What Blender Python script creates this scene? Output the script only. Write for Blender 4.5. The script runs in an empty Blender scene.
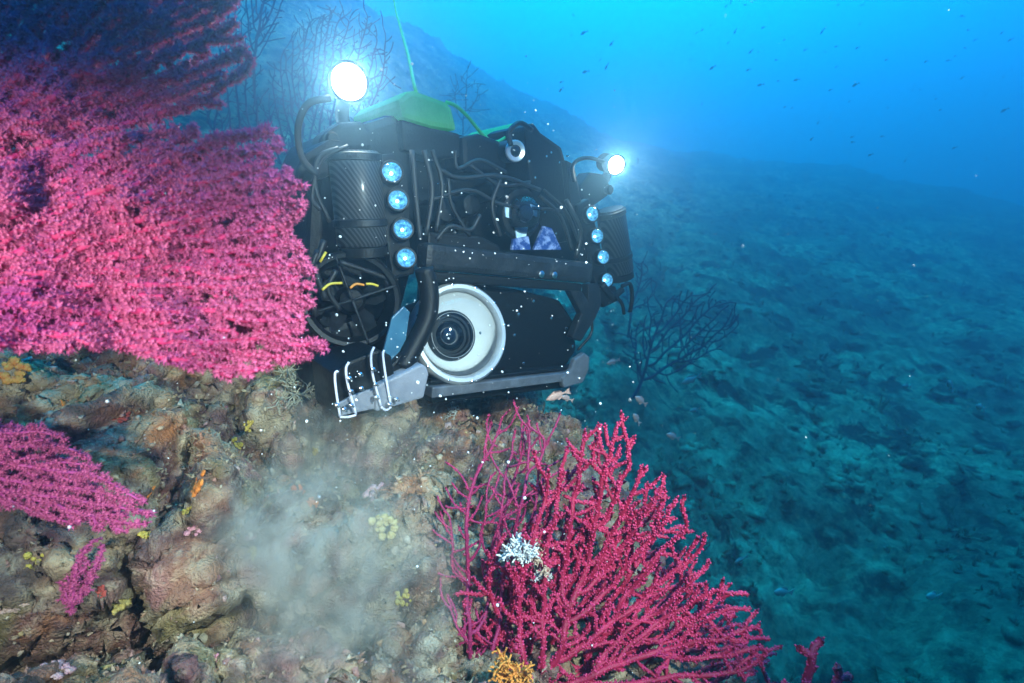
import bpy, bmesh, math, random
import numpy as np
from mathutils import Vector, Matrix
from mathutils.bvhtree import BVHTree

SC = bpy.context.scene
COL = SC.collection
RAD = math.radians

# ------------------------------------------------------------------ camera
F = 500.0; CX, CY = 512.0, 341.5
PITCH = RAD(15.8)
CAM = np.array([0.0, 0.0, 3.0])
RIGHT = np.array([1.0, 0, 0])
FWD = np.array([0, math.cos(PITCH), -math.sin(PITCH)])
UP = np.array([0, math.sin(PITCH), math.cos(PITCH)])
cd = bpy.data.cameras.new('camera'); cam = bpy.data.objects.new('camera', cd); COL.objects.link(cam)
cam.location = CAM; cam.rotation_euler = (math.pi / 2 - PITCH, 0, 0)
cd.sensor_width = 36.0; cd.lens = F / 1024 * 36.0
cd.clip_start = 0.02; cd.clip_end = 400
cd.dof.use_dof = True; cd.dof.focus_distance = 1.0; cd.dof.aperture_fstop = 5.0
SC.camera = cam

# ------------------------------------------------------------------ water light (world)
SUN_AZ, SUN_EL = RAD(14), RAD(46)
SDIR = Vector((math.sin(SUN_AZ) * math.cos(SUN_EL), math.cos(SUN_AZ) * math.cos(SUN_EL), math.sin(SUN_EL)))
wd = bpy.data.worlds.new('World'); SC.world = wd; wd.use_nodes = True
nt = wd.node_tree; nt.nodes.clear()
tc = nt.nodes.new('ShaderNodeTexCoord')
dt = nt.nodes.new('ShaderNodeVectorMath'); dt.operation = 'DOT_PRODUCT'; dt.inputs[1].default_value = SDIR
mr = nt.nodes.new('ShaderNodeMapRange'); mr.inputs[1].default_value = -1; mr.inputs[2].default_value = 1
rp = nt.nodes.new('ShaderNodeValToRGB')
stops = [(-1, (0, .006, .018)), (0.0, (0, .024, .08)), (.45, (0, .085, .30)), (.62, (0, .115, .43)), (.75, (0, .16, .58)),
         (.87, (0, .35, .94)), (1.0, (.02, .75, 1.35))]
cr = rp.color_ramp; cr.interpolation = 'B_SPLINE'
while len(cr.elements) < len(stops): cr.elements.new(.5)
for e, (d, c) in zip(cr.elements, stops):
    e.position = (d + 1) / 2
    e.color = (*c, 1)
bg = nt.nodes.new('ShaderNodeBackground'); bg.inputs['Strength'].default_value = 4.0
wo = nt.nodes.new('ShaderNodeOutputWorld')
nt.links.new(tc.outputs['Generated'], dt.inputs[0]); nt.links.new(dt.outputs['Value'], mr.inputs[0])
nt.links.new(mr.outputs[0], rp.inputs[0]); nt.links.new(rp.outputs[0], bg.inputs[0]); nt.links.new(bg.outputs[0], wo.inputs[0])

# sunlight after ten-odd metres of water: blue-green and wide
sd = bpy.data.lights.new('sun', 'SUN'); sun = bpy.data.objects.new('sun', sd); COL.objects.link(sun)
sd.energy = 2.6; sd.color = (.02, .66, 1.0); sd.angle = RAD(50)
sun.rotation_euler = Vector((SDIR.x * .3, SDIR.y * .3, 1.0)).normalized().to_track_quat('Z', 'Y').to_euler()

# the photographer's two flash heads, one each side of the lens port
def cam2w(c):
    c = np.asarray(c, float)
    return CAM + c[..., 0:1] * RIGHT + c[..., 1:2] * UP + c[..., 2:3] * FWD
def P(px, py, d):
    """world point seen at a pixel at a depth in metres"""
    px, py, d = np.broadcast_arrays(np.asarray(px, float), np.asarray(py, float), np.asarray(d, float))
    return cam2w(np.stack([(px - CX) / F * d, -(py - CY) / F * d, d], -1))
def flash(name, at, aim, watts, size, color=(1, .965, .92)):
    l = bpy.data.lights.new(name, 'SPOT'); o = bpy.data.objects.new(name, l); COL.objects.link(o)
    a = cam2w(at); b = P(*aim)
    o.location = a; o.rotation_euler = Vector(a - b).to_track_quat('Z', 'Y').to_euler()
    l.energy = watts; l.color = color; l.spot_size = RAD(size); l.spot_blend = .55; l.shadow_soft_size = .03
    return o
flash('flash_light', (-.50, .02, -.10), (150, 430, .80), 40, 71)
flash('flash_light', (.52, .34, -.06), (500, 415, .95), 140, 62, (.95, .98, 1))

SC.view_settings.view_transform = 'Standard'; SC.view_settings.look = 'None'
SC.view_settings.exposure = 0.0; SC.view_settings.gamma = 1.0
cy = SC.cycles
cy.use_denoising = True
cy.max_bounces = 5; cy.diffuse_bounces = 2; cy.glossy_bounces = 3; cy.transmission_bounces = 4; cy.volume_bounces = 1
cy.transparent_max_bounces = 6; cy.sample_clamp_indirect = 3.0; cy.sample_clamp_direct = 0
cy.volume_step_rate = 2.0; cy.volume_max_steps = 128
cy.caustics_reflective = False; cy.caustics_refractive = False

# ------------------------------------------------------------------ helpers
def mat(name, c1, c2=None, scale=20, rough=.6, metal=0, bump=0, bscale=None, detail=6, coat=0, ramp=(.35, .65),
        c3=None, trans=0, spec=.5, attr=None):
    m = bpy.data.materials.new(name); m.use_nodes = True
    t = m.node_tree; b = t.nodes['Principled BSDF']
    b.inputs['Base Color'].default_value = (*c1, 1); b.inputs['Roughness'].default_value = rough
    b.inputs['Metallic'].default_value = metal; b.inputs['Specular IOR Level'].default_value = spec
    if coat: b.inputs['Coat Weight'].default_value = coat; b.inputs['Coat Roughness'].default_value = .08
    co = t.nodes.new('ShaderNodeTexCoord')
    if c2 is not None:
        n = t.nodes.new('ShaderNodeTexNoise'); n.inputs['Scale'].default_value = scale; n.inputs['Detail'].default_value = detail
        n.inputs['Roughness'].default_value = .62
        t.links.new(co.outputs['Object'], n.inputs['Vector'])
        r = t.nodes.new('ShaderNodeValToRGB'); r.color_ramp.elements[0].position = ramp[0]; r.color_ramp.elements[1].position = ramp[1]
        r.color_ramp.elements[0].color = (*c1, 1); r.color_ramp.elements[1].color = (*c2, 1)
        if c3 is not None:
            e = r.color_ramp.elements.new((ramp[0] + ramp[1]) / 2); e.color = (*c3, 1)
        t.links.new(n.outputs[0], r.inputs[0])
        out = r.outputs[0]
        if attr:   # own colour carried on the mesh, mixed by factor
            a = t.nodes.new('ShaderNodeAttribute'); a.attribute_name = 'tint'
            mx = t.nodes.new('ShaderNodeMix'); mx.data_type = 'RGBA'; mx.inputs[0].default_value = attr
            t.links.new(out, mx.inputs[6]); t.links.new(a.outputs['Color'], mx.inputs[7]); out = mx.outputs[2]
        t.links.new(out, b.inputs['Base Color'])
    if bump:
        n2 = t.nodes.new('ShaderNodeTexNoise'); n2.inputs['Scale'].default_value = bscale or scale * 3; n2.inputs['Detail'].default_value = 8
        t.links.new(co.outputs['Object'], n2.inputs['Vector'])
        bp = t.nodes.new('ShaderNodeBump'); bp.inputs['Strength'].default_value = bump; bp.inputs['Distance'].default_value = .01
        t.links.new(n2.outputs[0], bp.inputs['Height']); t.links.new(bp.outputs[0], b.inputs['Normal'])
    if trans:
        tr = t.nodes.new('ShaderNodeBsdfTranslucent'); mxs = t.nodes.new('ShaderNodeMixShader'); mxs.inputs[0].default_value = trans
        src = b.inputs['Base Color'].links[0].from_socket if b.inputs['Base Color'].links else None
        if src: t.links.new(src, tr.inputs[0])
        else: tr.inputs[0].default_value = (*c1, 1)
        t.links.new(b.outputs[0], mxs.inputs[1]); t.links.new(tr.outputs[0], mxs.inputs[2])
        t.links.new(mxs.outputs[0], t.nodes['Material Output'].inputs[0])
    return m

def mesh_np(name, V, Fc, mat_=None, parent=None, smooth=True, tint=None):
    """V (n,3) array, Fc (m,k) int array or list of tuples"""
    me = bpy.data.meshes.new(name)
    if isinstance(Fc, np.ndarray):
        m, k = Fc.shape
        me.vertices.add(len(V)); me.vertices.foreach_set('co', np.ascontiguousarray(V, dtype=np.float32).ravel())
        me.loops.add(m * k); me.loops.foreach_set('vertex_index', np.ascontiguousarray(Fc, dtype=np.int32).ravel())
        me.polygons.add(m); me.polygons.foreach_set('loop_start', np.arange(0, m * k, k, dtype=np.int32))
        me.update(calc_edges=True)
    else:
        me.from_pydata([tuple(v) for v in V], [], Fc)
    if smooth: me.polygons.foreach_set('use_smooth', np.ones(len(me.polygons), bool))
    if tint is not None:
        a = me.color_attributes.new('tint', 'FLOAT_COLOR', 'POINT')
        c = np.ones((len(V), 4), np.float32); c[:, :3] = tint; a.data.foreach_set('color', c.ravel())
    me.validate()
    if mat_: me.materials.append(mat_)
    o = bpy.data.objects.new(name, me); COL.objects.link(o)
    if parent is not None: o.parent = parent
    return o
def tag(o, label=None, cat=None, group=None, kind=None):
    if label: o['label'] = label
    if cat: o['category'] = cat
    if group: o['group'] = group
    if kind: o['kind'] = kind
    return o
def empty(name, loc):
    o = bpy.data.objects.new(name, None); COL.objects.link(o); o.location = tuple(loc); o.empty_display_size = .05
    return o

# numpy noise ---------------------------------------------------------------
_rs = np.random.RandomState(7)
_perm = np.concatenate([_rs.permutation(512)] * 3)
_grad = _rs.normal(size=(512, 3)); _grad /= np.linalg.norm(_grad, axis=1)[:, None]
_rnd = _rs.rand(512, 3)
def perlin(p):
    i = np.floor(p).astype(int); f = p - i; u = f * f * f * (f * (f * 6 - 15) + 10)
    i &= 511
    def h(dx, dy, dz):
        idx = _perm[_perm[_perm[(i[:, 0] + dx) & 511] + ((i[:, 1] + dy) & 511)] + ((i[:, 2] + dz) & 511)]
        g = _grad[idx]; return g[:, 0] * (f[:, 0] - dx) + g[:, 1] * (f[:, 1] - dy) + g[:, 2] * (f[:, 2] - dz)
    l = lambda a, b, t: a + t * (b - a)
    x00 = l(h(0, 0, 0), h(1, 0, 0), u[:, 0]); x10 = l(h(0, 1, 0), h(1, 1, 0), u[:, 0])
    x01 = l(h(0, 0, 1), h(1, 0, 1), u[:, 0]); x11 = l(h(0, 1, 1), h(1, 1, 1), u[:, 0])
    return l(l(x00, x10, u[:, 1]), l(x01, x11, u[:, 1]), u[:, 2])
def fbm(p, oct=4, lac=2.1, gain=.5):
    s = 0; a = 1.0
    for k in range(oct):
        s = s + a * perlin(p + 17.3 * k); p = p * lac; a *= gain
    return s
def ridged(p, oct=4, gain=.5):
    s = 0; a = 1.0
    for k in range(oct):
        s = s + a * (1 - 2 * np.abs(perlin(p + 9.1 * k))); p = p * 2.15; a *= gain
    return s
def worley(p):
    i = np.floor(p).astype(int); best = np.full(len(p), 9.0)
    for dx in (-1, 0, 1):
        for dy in (-1, 0, 1):
            for dz in (-1, 0, 1):
                c = i + (dx, dy, dz); m = c & 511
                r = _rnd[_perm[_perm[_perm[m[:, 0]] + m[:, 1]] + m[:, 2]]]
                best = np.minimum(best, ((c + r - p) ** 2).sum(1))
    return np.sqrt(best)

def grid_faces(nu, nv, wrap=False):
    a = np.arange(nu * nv).reshape(nu, nv)
    if wrap:
        b = np.concatenate([a, a[:, :1]], 1)
    else: b = a
    return np.stack([b[:-1, :-1], b[1:, :-1], b[1:, 1:], b[:-1, 1:]], -1).reshape(-1, 4)

# ------------------------------------------------------------------ materials of the place
M = {}
def seabed_mat():
    """patchy turf, pale sediment and dark stones, with coarse and fine relief"""
    m = bpy.data.materials.new('seabed_growth'); m.use_nodes = True; t = m.node_tree; b = t.nodes['Principled BSDF']; L = t.links.new
    b.inputs['Roughness'].default_value = .95; b.inputs['Specular IOR Level'].default_value = .2
    co = t.nodes.new('ShaderNodeTexCoord')
    def noise(sc, det, ro, dist=0):
        n = t.nodes.new('ShaderNodeTexNoise'); n.inputs['Scale'].default_value = sc; n.inputs['Detail'].default_value = det
        n.inputs['Roughness'].default_value = ro; n.inputs['Distortion'].default_value = dist; L(co.outputs['Object'], n.inputs['Vector']); return n.outputs[0]
    def ramp(src, *st):
        r = t.nodes.new('ShaderNodeValToRGB'); e = r.color_ramp.elements
        while len(e) < len(st): e.new(.5)
        for q, (p, c) in zip(e, st): q.position = p; q.color = (*c, 1)
        L(src, r.inputs[0]); return r.outputs[0]
    big = ramp(noise(.8, 4, .6, .5), (.36, (.22, .30, .20)), (.50, (.40, .46, .28)), (.62, (.72, .78, .46)))
    fine = noise(7.0, 12, .78)
    gr = ramp(fine, (.36, (.10, .10, .11)), (.50, (.55, .55, .55)), (.64, (1, 1, 1)))
    vo = t.nodes.new('ShaderNodeTexVoronoi'); vo.inputs['Scale'].default_value = 5.5; vo.inputs['Randomness'].default_value = 1; L(co.outputs['Object'], vo.inputs['Vector'])
    mx = t.nodes.new('ShaderNodeMix'); mx.data_type = 'RGBA'; mx.blend_type = 'MULTIPLY'; mx.inputs[0].default_value = 1.0; L(big, mx.inputs[6]); L(gr, mx.inputs[7])
    st = ramp(noise(2.2, 8, .7, .3), (.52, (0, 0, 0)), (.60, (1, 1, 1)))
    m2 = t.nodes.new('ShaderNodeMix'); m2.data_type = 'RGBA'; m2.inputs[7].default_value = (.03, .045, .035, 1); L(st, m2.inputs[0]); L(mx.outputs[2], m2.inputs[6])
    L(m2.outputs[2], b.inputs['Base Color'])
    b1 = t.nodes.new('ShaderNodeBump'); b1.inputs['Strength'].default_value = .9; b1.inputs['Distance'].default_value = .08; L(fine, b1.inputs['Height'])
    b2 = t.nodes.new('ShaderNodeBump'); b2.inputs['Strength'].default_value = .6; b2.inputs['Distance'].default_value = .08; b2.invert = True; L(vo.outputs['Distance'], b2.inputs['Height']); L(b1.outputs[0], b2.inputs['Normal'])
    L(b2.outputs[0], b.inputs['Normal'])
    return m
M['seabed'] = seabed_mat()
M['reef'] = mat('reef_rock', (.04, .024, .024), (.66, .55, .38), 34, .88, bump=1.0, bscale=220, detail=14, ramp=(.36, .66), c3=(.22, .14, .11), attr=.6)
M['crust'] = mat('encrusting_growth', (.14, .08, .06), (.62, .52, .36), 60, .85, bump=.5, bscale=260, ramp=(.35, .7), attr=.62)
M['clump'] = mat('seabed_clump', (.12, .15, .10), (.34, .40, .26), 12, .9, bump=.5, bscale=60, ramp=(.35, .7))

# ------------------------------------------------------------------ seabed: one sheet, deep in front, rising to a reef ridge
def az_el(px, py):
    d = P(px, py, 1.0) - CAM
    return math.atan2(d[0], d[1]), math.atan2(d[2], math.hypot(d[0], d[1]))
_ridge = sorted([(*az_el(px, py), D) for px, py, D in ((120, -90, 10), (300, -50, 12.5), (430, 36, 18), (540, 100, 24), (620, 138, 28), (700, 154, 29), (790, 162, 30),
                                         (850, 168, 30), (940, 188, 31), (1024, 206, 31), (1300, 260, 31))])
_ra = np.array([r[0] for r in _ridge]); _rz = np.array([math.tan(r[1]) * r[2] for r in _ridge]); _rd = np.array([r[2] for r in _ridge])
def seabed_z(x, y):
    r = np.hypot(x, y); az = np.arctan2(x, y)
    D = np.interp(az, _ra, _rd); zt = np.interp(az, _ra, _rz)
    back = np.clip((np.abs(az) - 1.6) / .8, 0, 1)
    zt = zt * (1 - back) + (-1.5) * back; D = D * (1 - back) + 20 * back
    foot = -1.62 - .8 * np.clip(az, -.4, .9) - .55 * np.exp(-((az - .66) / .26) ** 2)
    t = np.clip((r - 2.2) / (D - 2.2), 0, 1); s = t ** 1.0
    z = foot + (zt - foot) * s
    z = z - np.clip(r - D, 0, 60) * .42
    return z
nr, na = 300, 620
rr = .5 * (35 / .5) ** np.linspace(0, 1, nr); aa = np.linspace(-math.pi, math.pi, na, endpoint=False)
# denser in front
aa = aa - .62 * np.sin(aa)
Rg, Ag = np.meshgrid(rr, aa, indexing='ij')
X = (Rg * np.sin(Ag)).ravel(); Y = (Rg * np.cos(Ag)).ravel(); Z = seabed_z(X, Y)
p3 = np.stack([X, Y, Z], 1)
rad = np.hypot(X, Y)
Z = Z + .30 * fbm(p3 * .45, 3) + .16 * fbm(p3 * 1.1 + 3, 4) + .10 * fbm(p3 * 2.6, 4) + .13 * (0.6 - worley(p3 * 1.1 + .4 * fbm(p3 * 1.5, 2)[:, None])) + .07 * (0.5 - worley(p3 * 3.4 + .3 * fbm(p3 * 4, 2)[:, None])) + .045 * fbm(p3 * 9, 3)
seabed_V = np.stack([X, Y, Z + CAM[2]], 1)
sb = mesh_np('seabed', seabed_V, grid_faces(nr, na, True), M['seabed']); tag(sb, kind='structure')
bvh_sea = BVHTree.FromObject(sb, bpy.context.evaluated_depsgraph_get())

# ------------------------------------------------------------------ near reef ledge: a height field through sounded points
_ctl = [(-120, 345, 1.05), (0, 350, 1.08), (90, 355, 1.08), (180, 372, 1.12), (270, 388, 1.2), (360, 400, 1.3), (450, 420, 1.38), (545, 462, 1.40),
        (0, 450, .92), (150, 460, .96), (300, 470, 1.04), (430, 480, 1.12), (560, 510, 1.24), (640, 520, 1.34),
        (0, 560, .80), (150, 560, .84), (300, 570, .92), (430, 570, .98), (560, 600, 1.10), (680, 620, 1.18),
        (0, 683, .68), (150, 683, .72), (300, 683, .78), (440, 683, .82), (560, 690, .97), (700, 690, 1.06),
        (-300, 500, .9), (-300, 700, .66), (150, 860, .56), (500, 880, .68), (760, 860, .86)]
_cp = np.array([P(*c) for c in _ctl])
_extra = np.array([[-2.6, 1.2, 3.1], [-2.6, 2.6, 3.3], [-1.6, 2.2, 2.55], [-.8, 2.3, 2.1], [0, 2.4, 1.45], [.75, 1.7, 1.1], [1.0, 1.0, .9], [.9, .2, 1.0], [-1.6, .3, 2.3],
                   [1.2, 2.6, .3], [1.4, -.3, .6], [0, -.5, 1.7], [-1.2, -.5, 2.0], [-2.6, -.5, 2.7]])
_cp = np.concatenate([_cp, _extra])
def _tps(d): return np.where(d > 0, d * d * np.log(d + 1e-12), 0)
_n = len(_cp); _K = _tps(np.linalg.norm(_cp[:, None, :2] - _cp[None, :, :2], axis=2)) + .01 * np.eye(_n)
_Pm = np.concatenate([np.ones((_n, 1)), _cp[:, :2]], 1)
_A = np.block([[_K, _Pm], [_Pm.T, np.zeros((3, 3))]]); _w = np.linalg.solve(_A, np.concatenate([_cp[:, 2], np.zeros(3)]))
def reef_z(x, y):
    out = np.zeros(len(x))
    for s in range(0, len(x), 40000):
        q = np.stack([x[s:s + 40000], y[s:s + 40000]], 1)
        d = np.linalg.norm(q[:, None] - _cp[None, :, :2], axis=2)
        out[s:s + 40000] = _tps(d) @ _w[:_n] + _w[_n] + q @ _w[_n + 1:]
    return out
def warp(n, lo, hi, flo, fhi, frac=.8):
    """grid lines packed between flo and fhi"""
    k = int(n * frac); m = (n - k) // 2
    return np.concatenate([np.linspace(lo, flo, m, endpoint=False), np.linspace(flo, fhi, k, endpoint=False), np.linspace(fhi, hi, m)])
gx = warp(660, -2.6, 1.25, -1.25, .62); gy = warp(490, -.5, 2.6, .42, 1.55)
GX, GY = np.meshgrid(gx, gy, indexing='ij'); GZ = reef_z(GX.ravel(), GY.ravel()).reshape(GX.shape)
# the rim rolls over and dives under the seabed on the open sides
_edge = np.maximum(np.clip((GX - .70) / .5, 0, 1), np.clip((GY - 2.0) / .6, 0, 1) * np.clip((GX + 2.2) / 1, .0, 1))
GZ = GZ - 2.2 * _edge ** 1.5
_xe = np.interp(GY, [.0, .4, .7, 1.1, 1.35, 1.8, 2.6], [.55, .40, .27, .08, .0, -.25, -.8])
_dr = np.clip(GX - _xe, 0, 2); GZ = GZ - 2.6 * _dr ** 2 / (_dr + .10)
# hollows in the ledge
for _px, _py, _d, _r, _a in ((120, 640, .76, .12, .30), (165, 590, .84, .07, .18), (60, 655, .72, .07, .16), (240, 640, .80, .06, .12), (175, 412, 1.02, .10, .12), (105, 392, 1.0, .06, .06), (250, 540, .9, .05, .06), (300, 610, .86, .05, .07), (30, 520, .85, .06, .08), (215, 445, 1.0, .05, .07)):
    _c = P(_px, _py, _d); GZ = GZ - _a * np.exp(-((GX - _c[0]) ** 2 + (GY - _c[1]) ** 2) / (_r * _r))
dzx = np.gradient(GZ, gx, axis=0); dzy = np.gradient(GZ, gy, axis=1)
N = np.stack([-dzx, -dzy, np.ones_like(GZ)], -1); N /= np.linalg.norm(N, axis=-1, keepdims=True)
V = np.stack([GX, GY, GZ], -1).reshape(-1, 3); N = N.reshape(-1, 3)
w1 = V + .05 * np.stack([fbm(V * 6 + 5, 2), fbm(V * 6 + 50, 2), fbm(V * 6 + 90, 2)], 1)
cav = fbm(w1 * 4.2 + 11, 3)
w1 = w1 + .05 * np.stack([fbm(V * 13 + 5, 3), fbm(V * 13 + 50, 3), fbm(V * 13 + 90, 3)], 1)
disp = .13 * cav + .075 * ridged(w1 * 4.6 + 40, 4, .55) + .055 * (worley(w1 * 8.0) - .5) + .035 * (.5 - worley(w1 * 18 + 4)) - .38 * np.clip(-cav - .06, 0, 1)
V2 = V + N * disp[:, None]
G2 = V2.reshape(len(gx), len(gy), 3); N2 = np.cross(np.gradient(G2, axis=0), np.gradient(G2, axis=1)).reshape(-1, 3)
N2 /= np.linalg.norm(N2, axis=1, keepdims=True) + 1e-12
w2 = V2 + .012 * np.stack([fbm(V2 * 22 + 5, 2), fbm(V2 * 22 + 50, 2), fbm(V2 * 22 + 90, 2)], 1)
d2 = .016 * (worley(w2 * 34) - .5) + .008 * ridged(w2 * 24, 3, .6) + .014 * (.5 - worley(w2 * 62)) + .008 * fbm(w2 * 95, 2)
V2 = V2 + N2 * d2[:, None]
# encrusting life gives the rock its own colour patches
pal = np.array([[.42, .28, .14], [.36, .14, .07], [.12, .02, .03], [.60, .47, .29], [.28, .20, .05], [.50, .20, .17], [.045, .03, .025], [.48, .15, .03], [.58, .44, .26], [.09, .02, .025], [.08, .05, .03], [.22, .06, .04]])
pn = np.stack([fbm(V2 * 9.0 + 31 * k, 5) for k in range(len(pal))], 1)
wgt = np.exp(18 * pn); wgt /= wgt.sum(1, keepdims=True)
reef = mesh_np('reef_rock', V2, grid_faces(len(gx), len(gy)), M['reef'], tint=wgt @ pal); tag(reef, kind='structure')
bvh_reef = BVHTree.FromObject(reef, bpy.context.evaluated_depsgraph_get())
def hit(px, py, bvh=None):
    d = Vector(P(px, py, 1.0) - CAM).normalized()
    for b in ([bvh] if bvh else [bvh_reef, bvh_sea]):
        loc, nor, i, dist = b.ray_cast(Vector(CAM), d)
        if loc is not None:
            if nor.dot(d) > 0: nor = -nor
            return np.array(loc), np.array(nor)
    return P(px, py, 1.0), np.array([0, 0, 1.0])

# ------------------------------------------------------------------ small growths scattered over rock and seabed (uncountable)
def ico(sub):
    bm = bmesh.new(); bmesh.ops.create_icosphere(bm, subdivisions=sub, radius=1)
    v = np.array([x.co[:] for x in bm.verts]); f = np.array([[q.index for q in t.verts] for t in bm.faces]); bm.free()
    return v, f
def frames(n):
    n = n / np.linalg.norm(n, axis=1, keepdims=True)
    a = np.where(np.abs(n[:, 2:3]) < .9, np.array([[0, 0, 1.0]]), np.array([[1.0, 0, 0]]))
    u = np.cross(a, n); u /= np.linalg.norm(u, axis=1, keepdims=True); v = np.cross(n, u)
    return u, v, n
def stamp(tv, tf, pos, nor, size, seed=0, lump=0.0, spin=True, flat=1.0):
    """copies of a template (z up) set on points; returns V, F, id"""
    rs = np.random.RandomState(seed); n = len(pos)
    u, v, w = frames(nor)
    if spin:
        a = rs.rand(n, 1) * 6.283; u, v = u * np.cos(a) + v * np.sin(a), v * np.cos(a) - u * np.sin(a)
    t = np.repeat(tv[None], n, 0)
    if lump: t = t * (1 + lump * rs.normal(size=(n, len(tv), 1)))
    if flat != 1: t = t * np.array([1, 1, flat])
    s = size if np.ndim(size) > 1 else size[:, None]
    V = pos[:, None] + (t[..., 0:1] * u[:, None] + t[..., 1:2] * v[:, None] + t[..., 2:3] * w[:, None]) * s[:, None, :]
    Fc = tf[None] + (np.arange(n) * len(tv))[:, None, None]
    return V.reshape(-1, 3), Fc.reshape(-1, tf.shape[1]), np.repeat(np.arange(n), len(tv))
rs = np.random.RandomState(3)
Fg = grid_faces(len(gx), len(gy)); ctr = V2[Fg].mean(1)
fn_ = np.cross(V2[Fg[:, 2]] - V2[Fg[:, 0]], V2[Fg[:, 3]] - V2[Fg[:, 1]]); ar = np.linalg.norm(fn_, axis=1); fn_ = fn_ / (ar[:, None] + 1e-12)
fn_[fn_[:, 2] < -.2] *= -1
win = (ctr[:, 0] > -1.35) & (ctr[:, 0] < .5) & (ctr[:, 1] > .42) & (ctr[:, 1] < 1.5)
tcol = (wgt @ pal)[Fg[:, 0]]
def scatter(n, freq, gain, off_):
    pr = ar * win * np.clip(.5 + gain * fbm(ctr * freq + off_, 2), .03, 1.2); pr /= pr.sum()
    k = rs.choice(len(ctr), n, p=pr); q = rs.rand(n, 2)
    a_, b_, c_, d_ = (V2[Fg[k, i]] for i in range(4))
    p = (a_ * (1 - q[:, :1]) + b_ * q[:, :1]) * (1 - q[:, 1:]) + (d_ * (1 - q[:, :1]) + c_ * q[:, :1]) * q[:, 1:]
    return p, fn_[k], tcol[k]
p_, n_, t_c = scatter(7000, 6, 2.2, 77)
tv, tf = ico(1)
sz = np.clip(.0026 * np.exp(.55 * rs.normal(size=len(p_))), .0011, .0085)
Vc, Fc, idc = stamp(tv, tf, p_, n_ + .5 * rs.normal(size=p_.shape), sz, 4, .45, flat=.75)
cp = np.array([[.62, .52, .36], [.55, .46, .34], [.46, .30, .22], [.44, .12, .15], [.26, .05, .08], [.62, .30, .34], [.50, .38, .08], [.16, .12, .09], [.62, .24, .04]])
ci = rs.choice(len(cp), len(p_), p=[.22, .16, .16, .12, .12, .07, .05, .07, .03])
crust = mesh_np('encrusting_nodules', Vc, Fc, M['crust'], tint=(.55 * cp[ci] + .45 * t_c)[idc])
tag(crust, 'small tan and maroon encrusting nodules dotting the near rock ledge', 'encrusting growth', kind='stuff')
# short turf tufts: sheaves of flat blades
def tuft(n, seed, h=1.0, w=.10, spread=.7):
    r = np.random.RandomState(seed); v = []; f = []
    for k in range(n):
        a = r.rand() * 6.283; l = h * (.5 + .7 * r.rand()); s = spread * r.rand(); q = np.array([math.cos(a), math.sin(a), 0]); t = np.array([-q[1], q[0], 0])
        b = len(v); p0 = q * .12; p1 = q * s * .5 * l + np.array([0, 0, .6 * l]); p2 = q * s * l + np.array([0, 0, l])
        v += [p0 - t * w, p0 + t * w, p1 + t * w * .9, p1 - t * w * .9, p2]
        f += [(b, b + 1, b + 2), (b, b + 2, b + 3), (b + 3, b + 2, b + 4)]
    return np.array(v), np.array(f)
p_, n_, t_c = scatter(27000, 4, 1.8, 11)
tv, tf = tuft(6, 1, w=.16, spread=1.1)
Vt, Ft, idt = stamp(tv, tf, p_, n_ + .35 * rs.normal(size=p_.shape), np.clip(.0060 * np.exp(.45 * rs.normal(size=len(p_))), .002, .0105), 5, .1)
tp = np.array([[.60, .48, .30], [.34, .26, .12], [.26, .05, .06], [.46, .33, .20], [.68, .56, .38], [.46, .16, .12]])
turf = mesh_np('turf_growth', Vt, Ft, M['crust'], smooth=False, tint=(.5 * tp[rs.choice(6, len(p_))] + .5 * t_c)[idt])
tag(turf, 'short beige and brown turf coating the near rock ledge', 'turf', kind='stuff')
# clumps on the far slope
rs = np.random.RandomState(8)
n = 16000
az = rs.uniform(-.75, 1.0, n); rd = 2.2 * (26 / 2.2) ** rs.rand(n)
q = np.stack([rd * np.sin(az), rd * np.cos(az)], 1); pos = []
for x, y in q:
    h = bvh_sea.ray_cast(Vector((x, y, 30)), Vector((0, 0, -1)))
    pos.append(h[0] if h[0] is not None else (x, y, -50))
pos = np.array(pos); ok = fbm(pos * 1.1, 2) > -.1; pos = pos[ok]; rd = rd[ok]
tv, tf = ico(1)
Vs, Fs, _ = stamp(tv, tf, pos - np.array([0, 0, .008]), np.repeat([[0, 0, 1.0]], len(pos), 0), np.clip(.016 * np.exp(.6 * rs.normal(size=len(pos))) * (1 + rd / 9), .01, .09), 6, .4, flat=.6)
o = mesh_np('rubble_clumps', Vs, Fs, M['seabed']); tag(o, 'dark rubble and weed clumps over the far slope', 'rubble', kind='stuff')
tv, tf = tuft(14, 3, w=.08, spread=1.0)
k2 = rs.choice(len(pos), 2500, replace=False)
Vs, Fs, _ = stamp(tv, tf, pos[k2], np.repeat([[0, 0, 1.0]], len(k2), 0) + .3 * rs.normal(size=(len(k2), 3)), .032 * np.exp(.4 * rs.normal(size=len(k2))) * (1 + rd[k2] / 14), 7, .1)
o = mesh_np('weed_tufts', Vs, Fs, M['clump'], smooth=False); tag(o, 'dark weed tufts scattered over the far slope', 'seaweed', kind='stuff')

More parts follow.
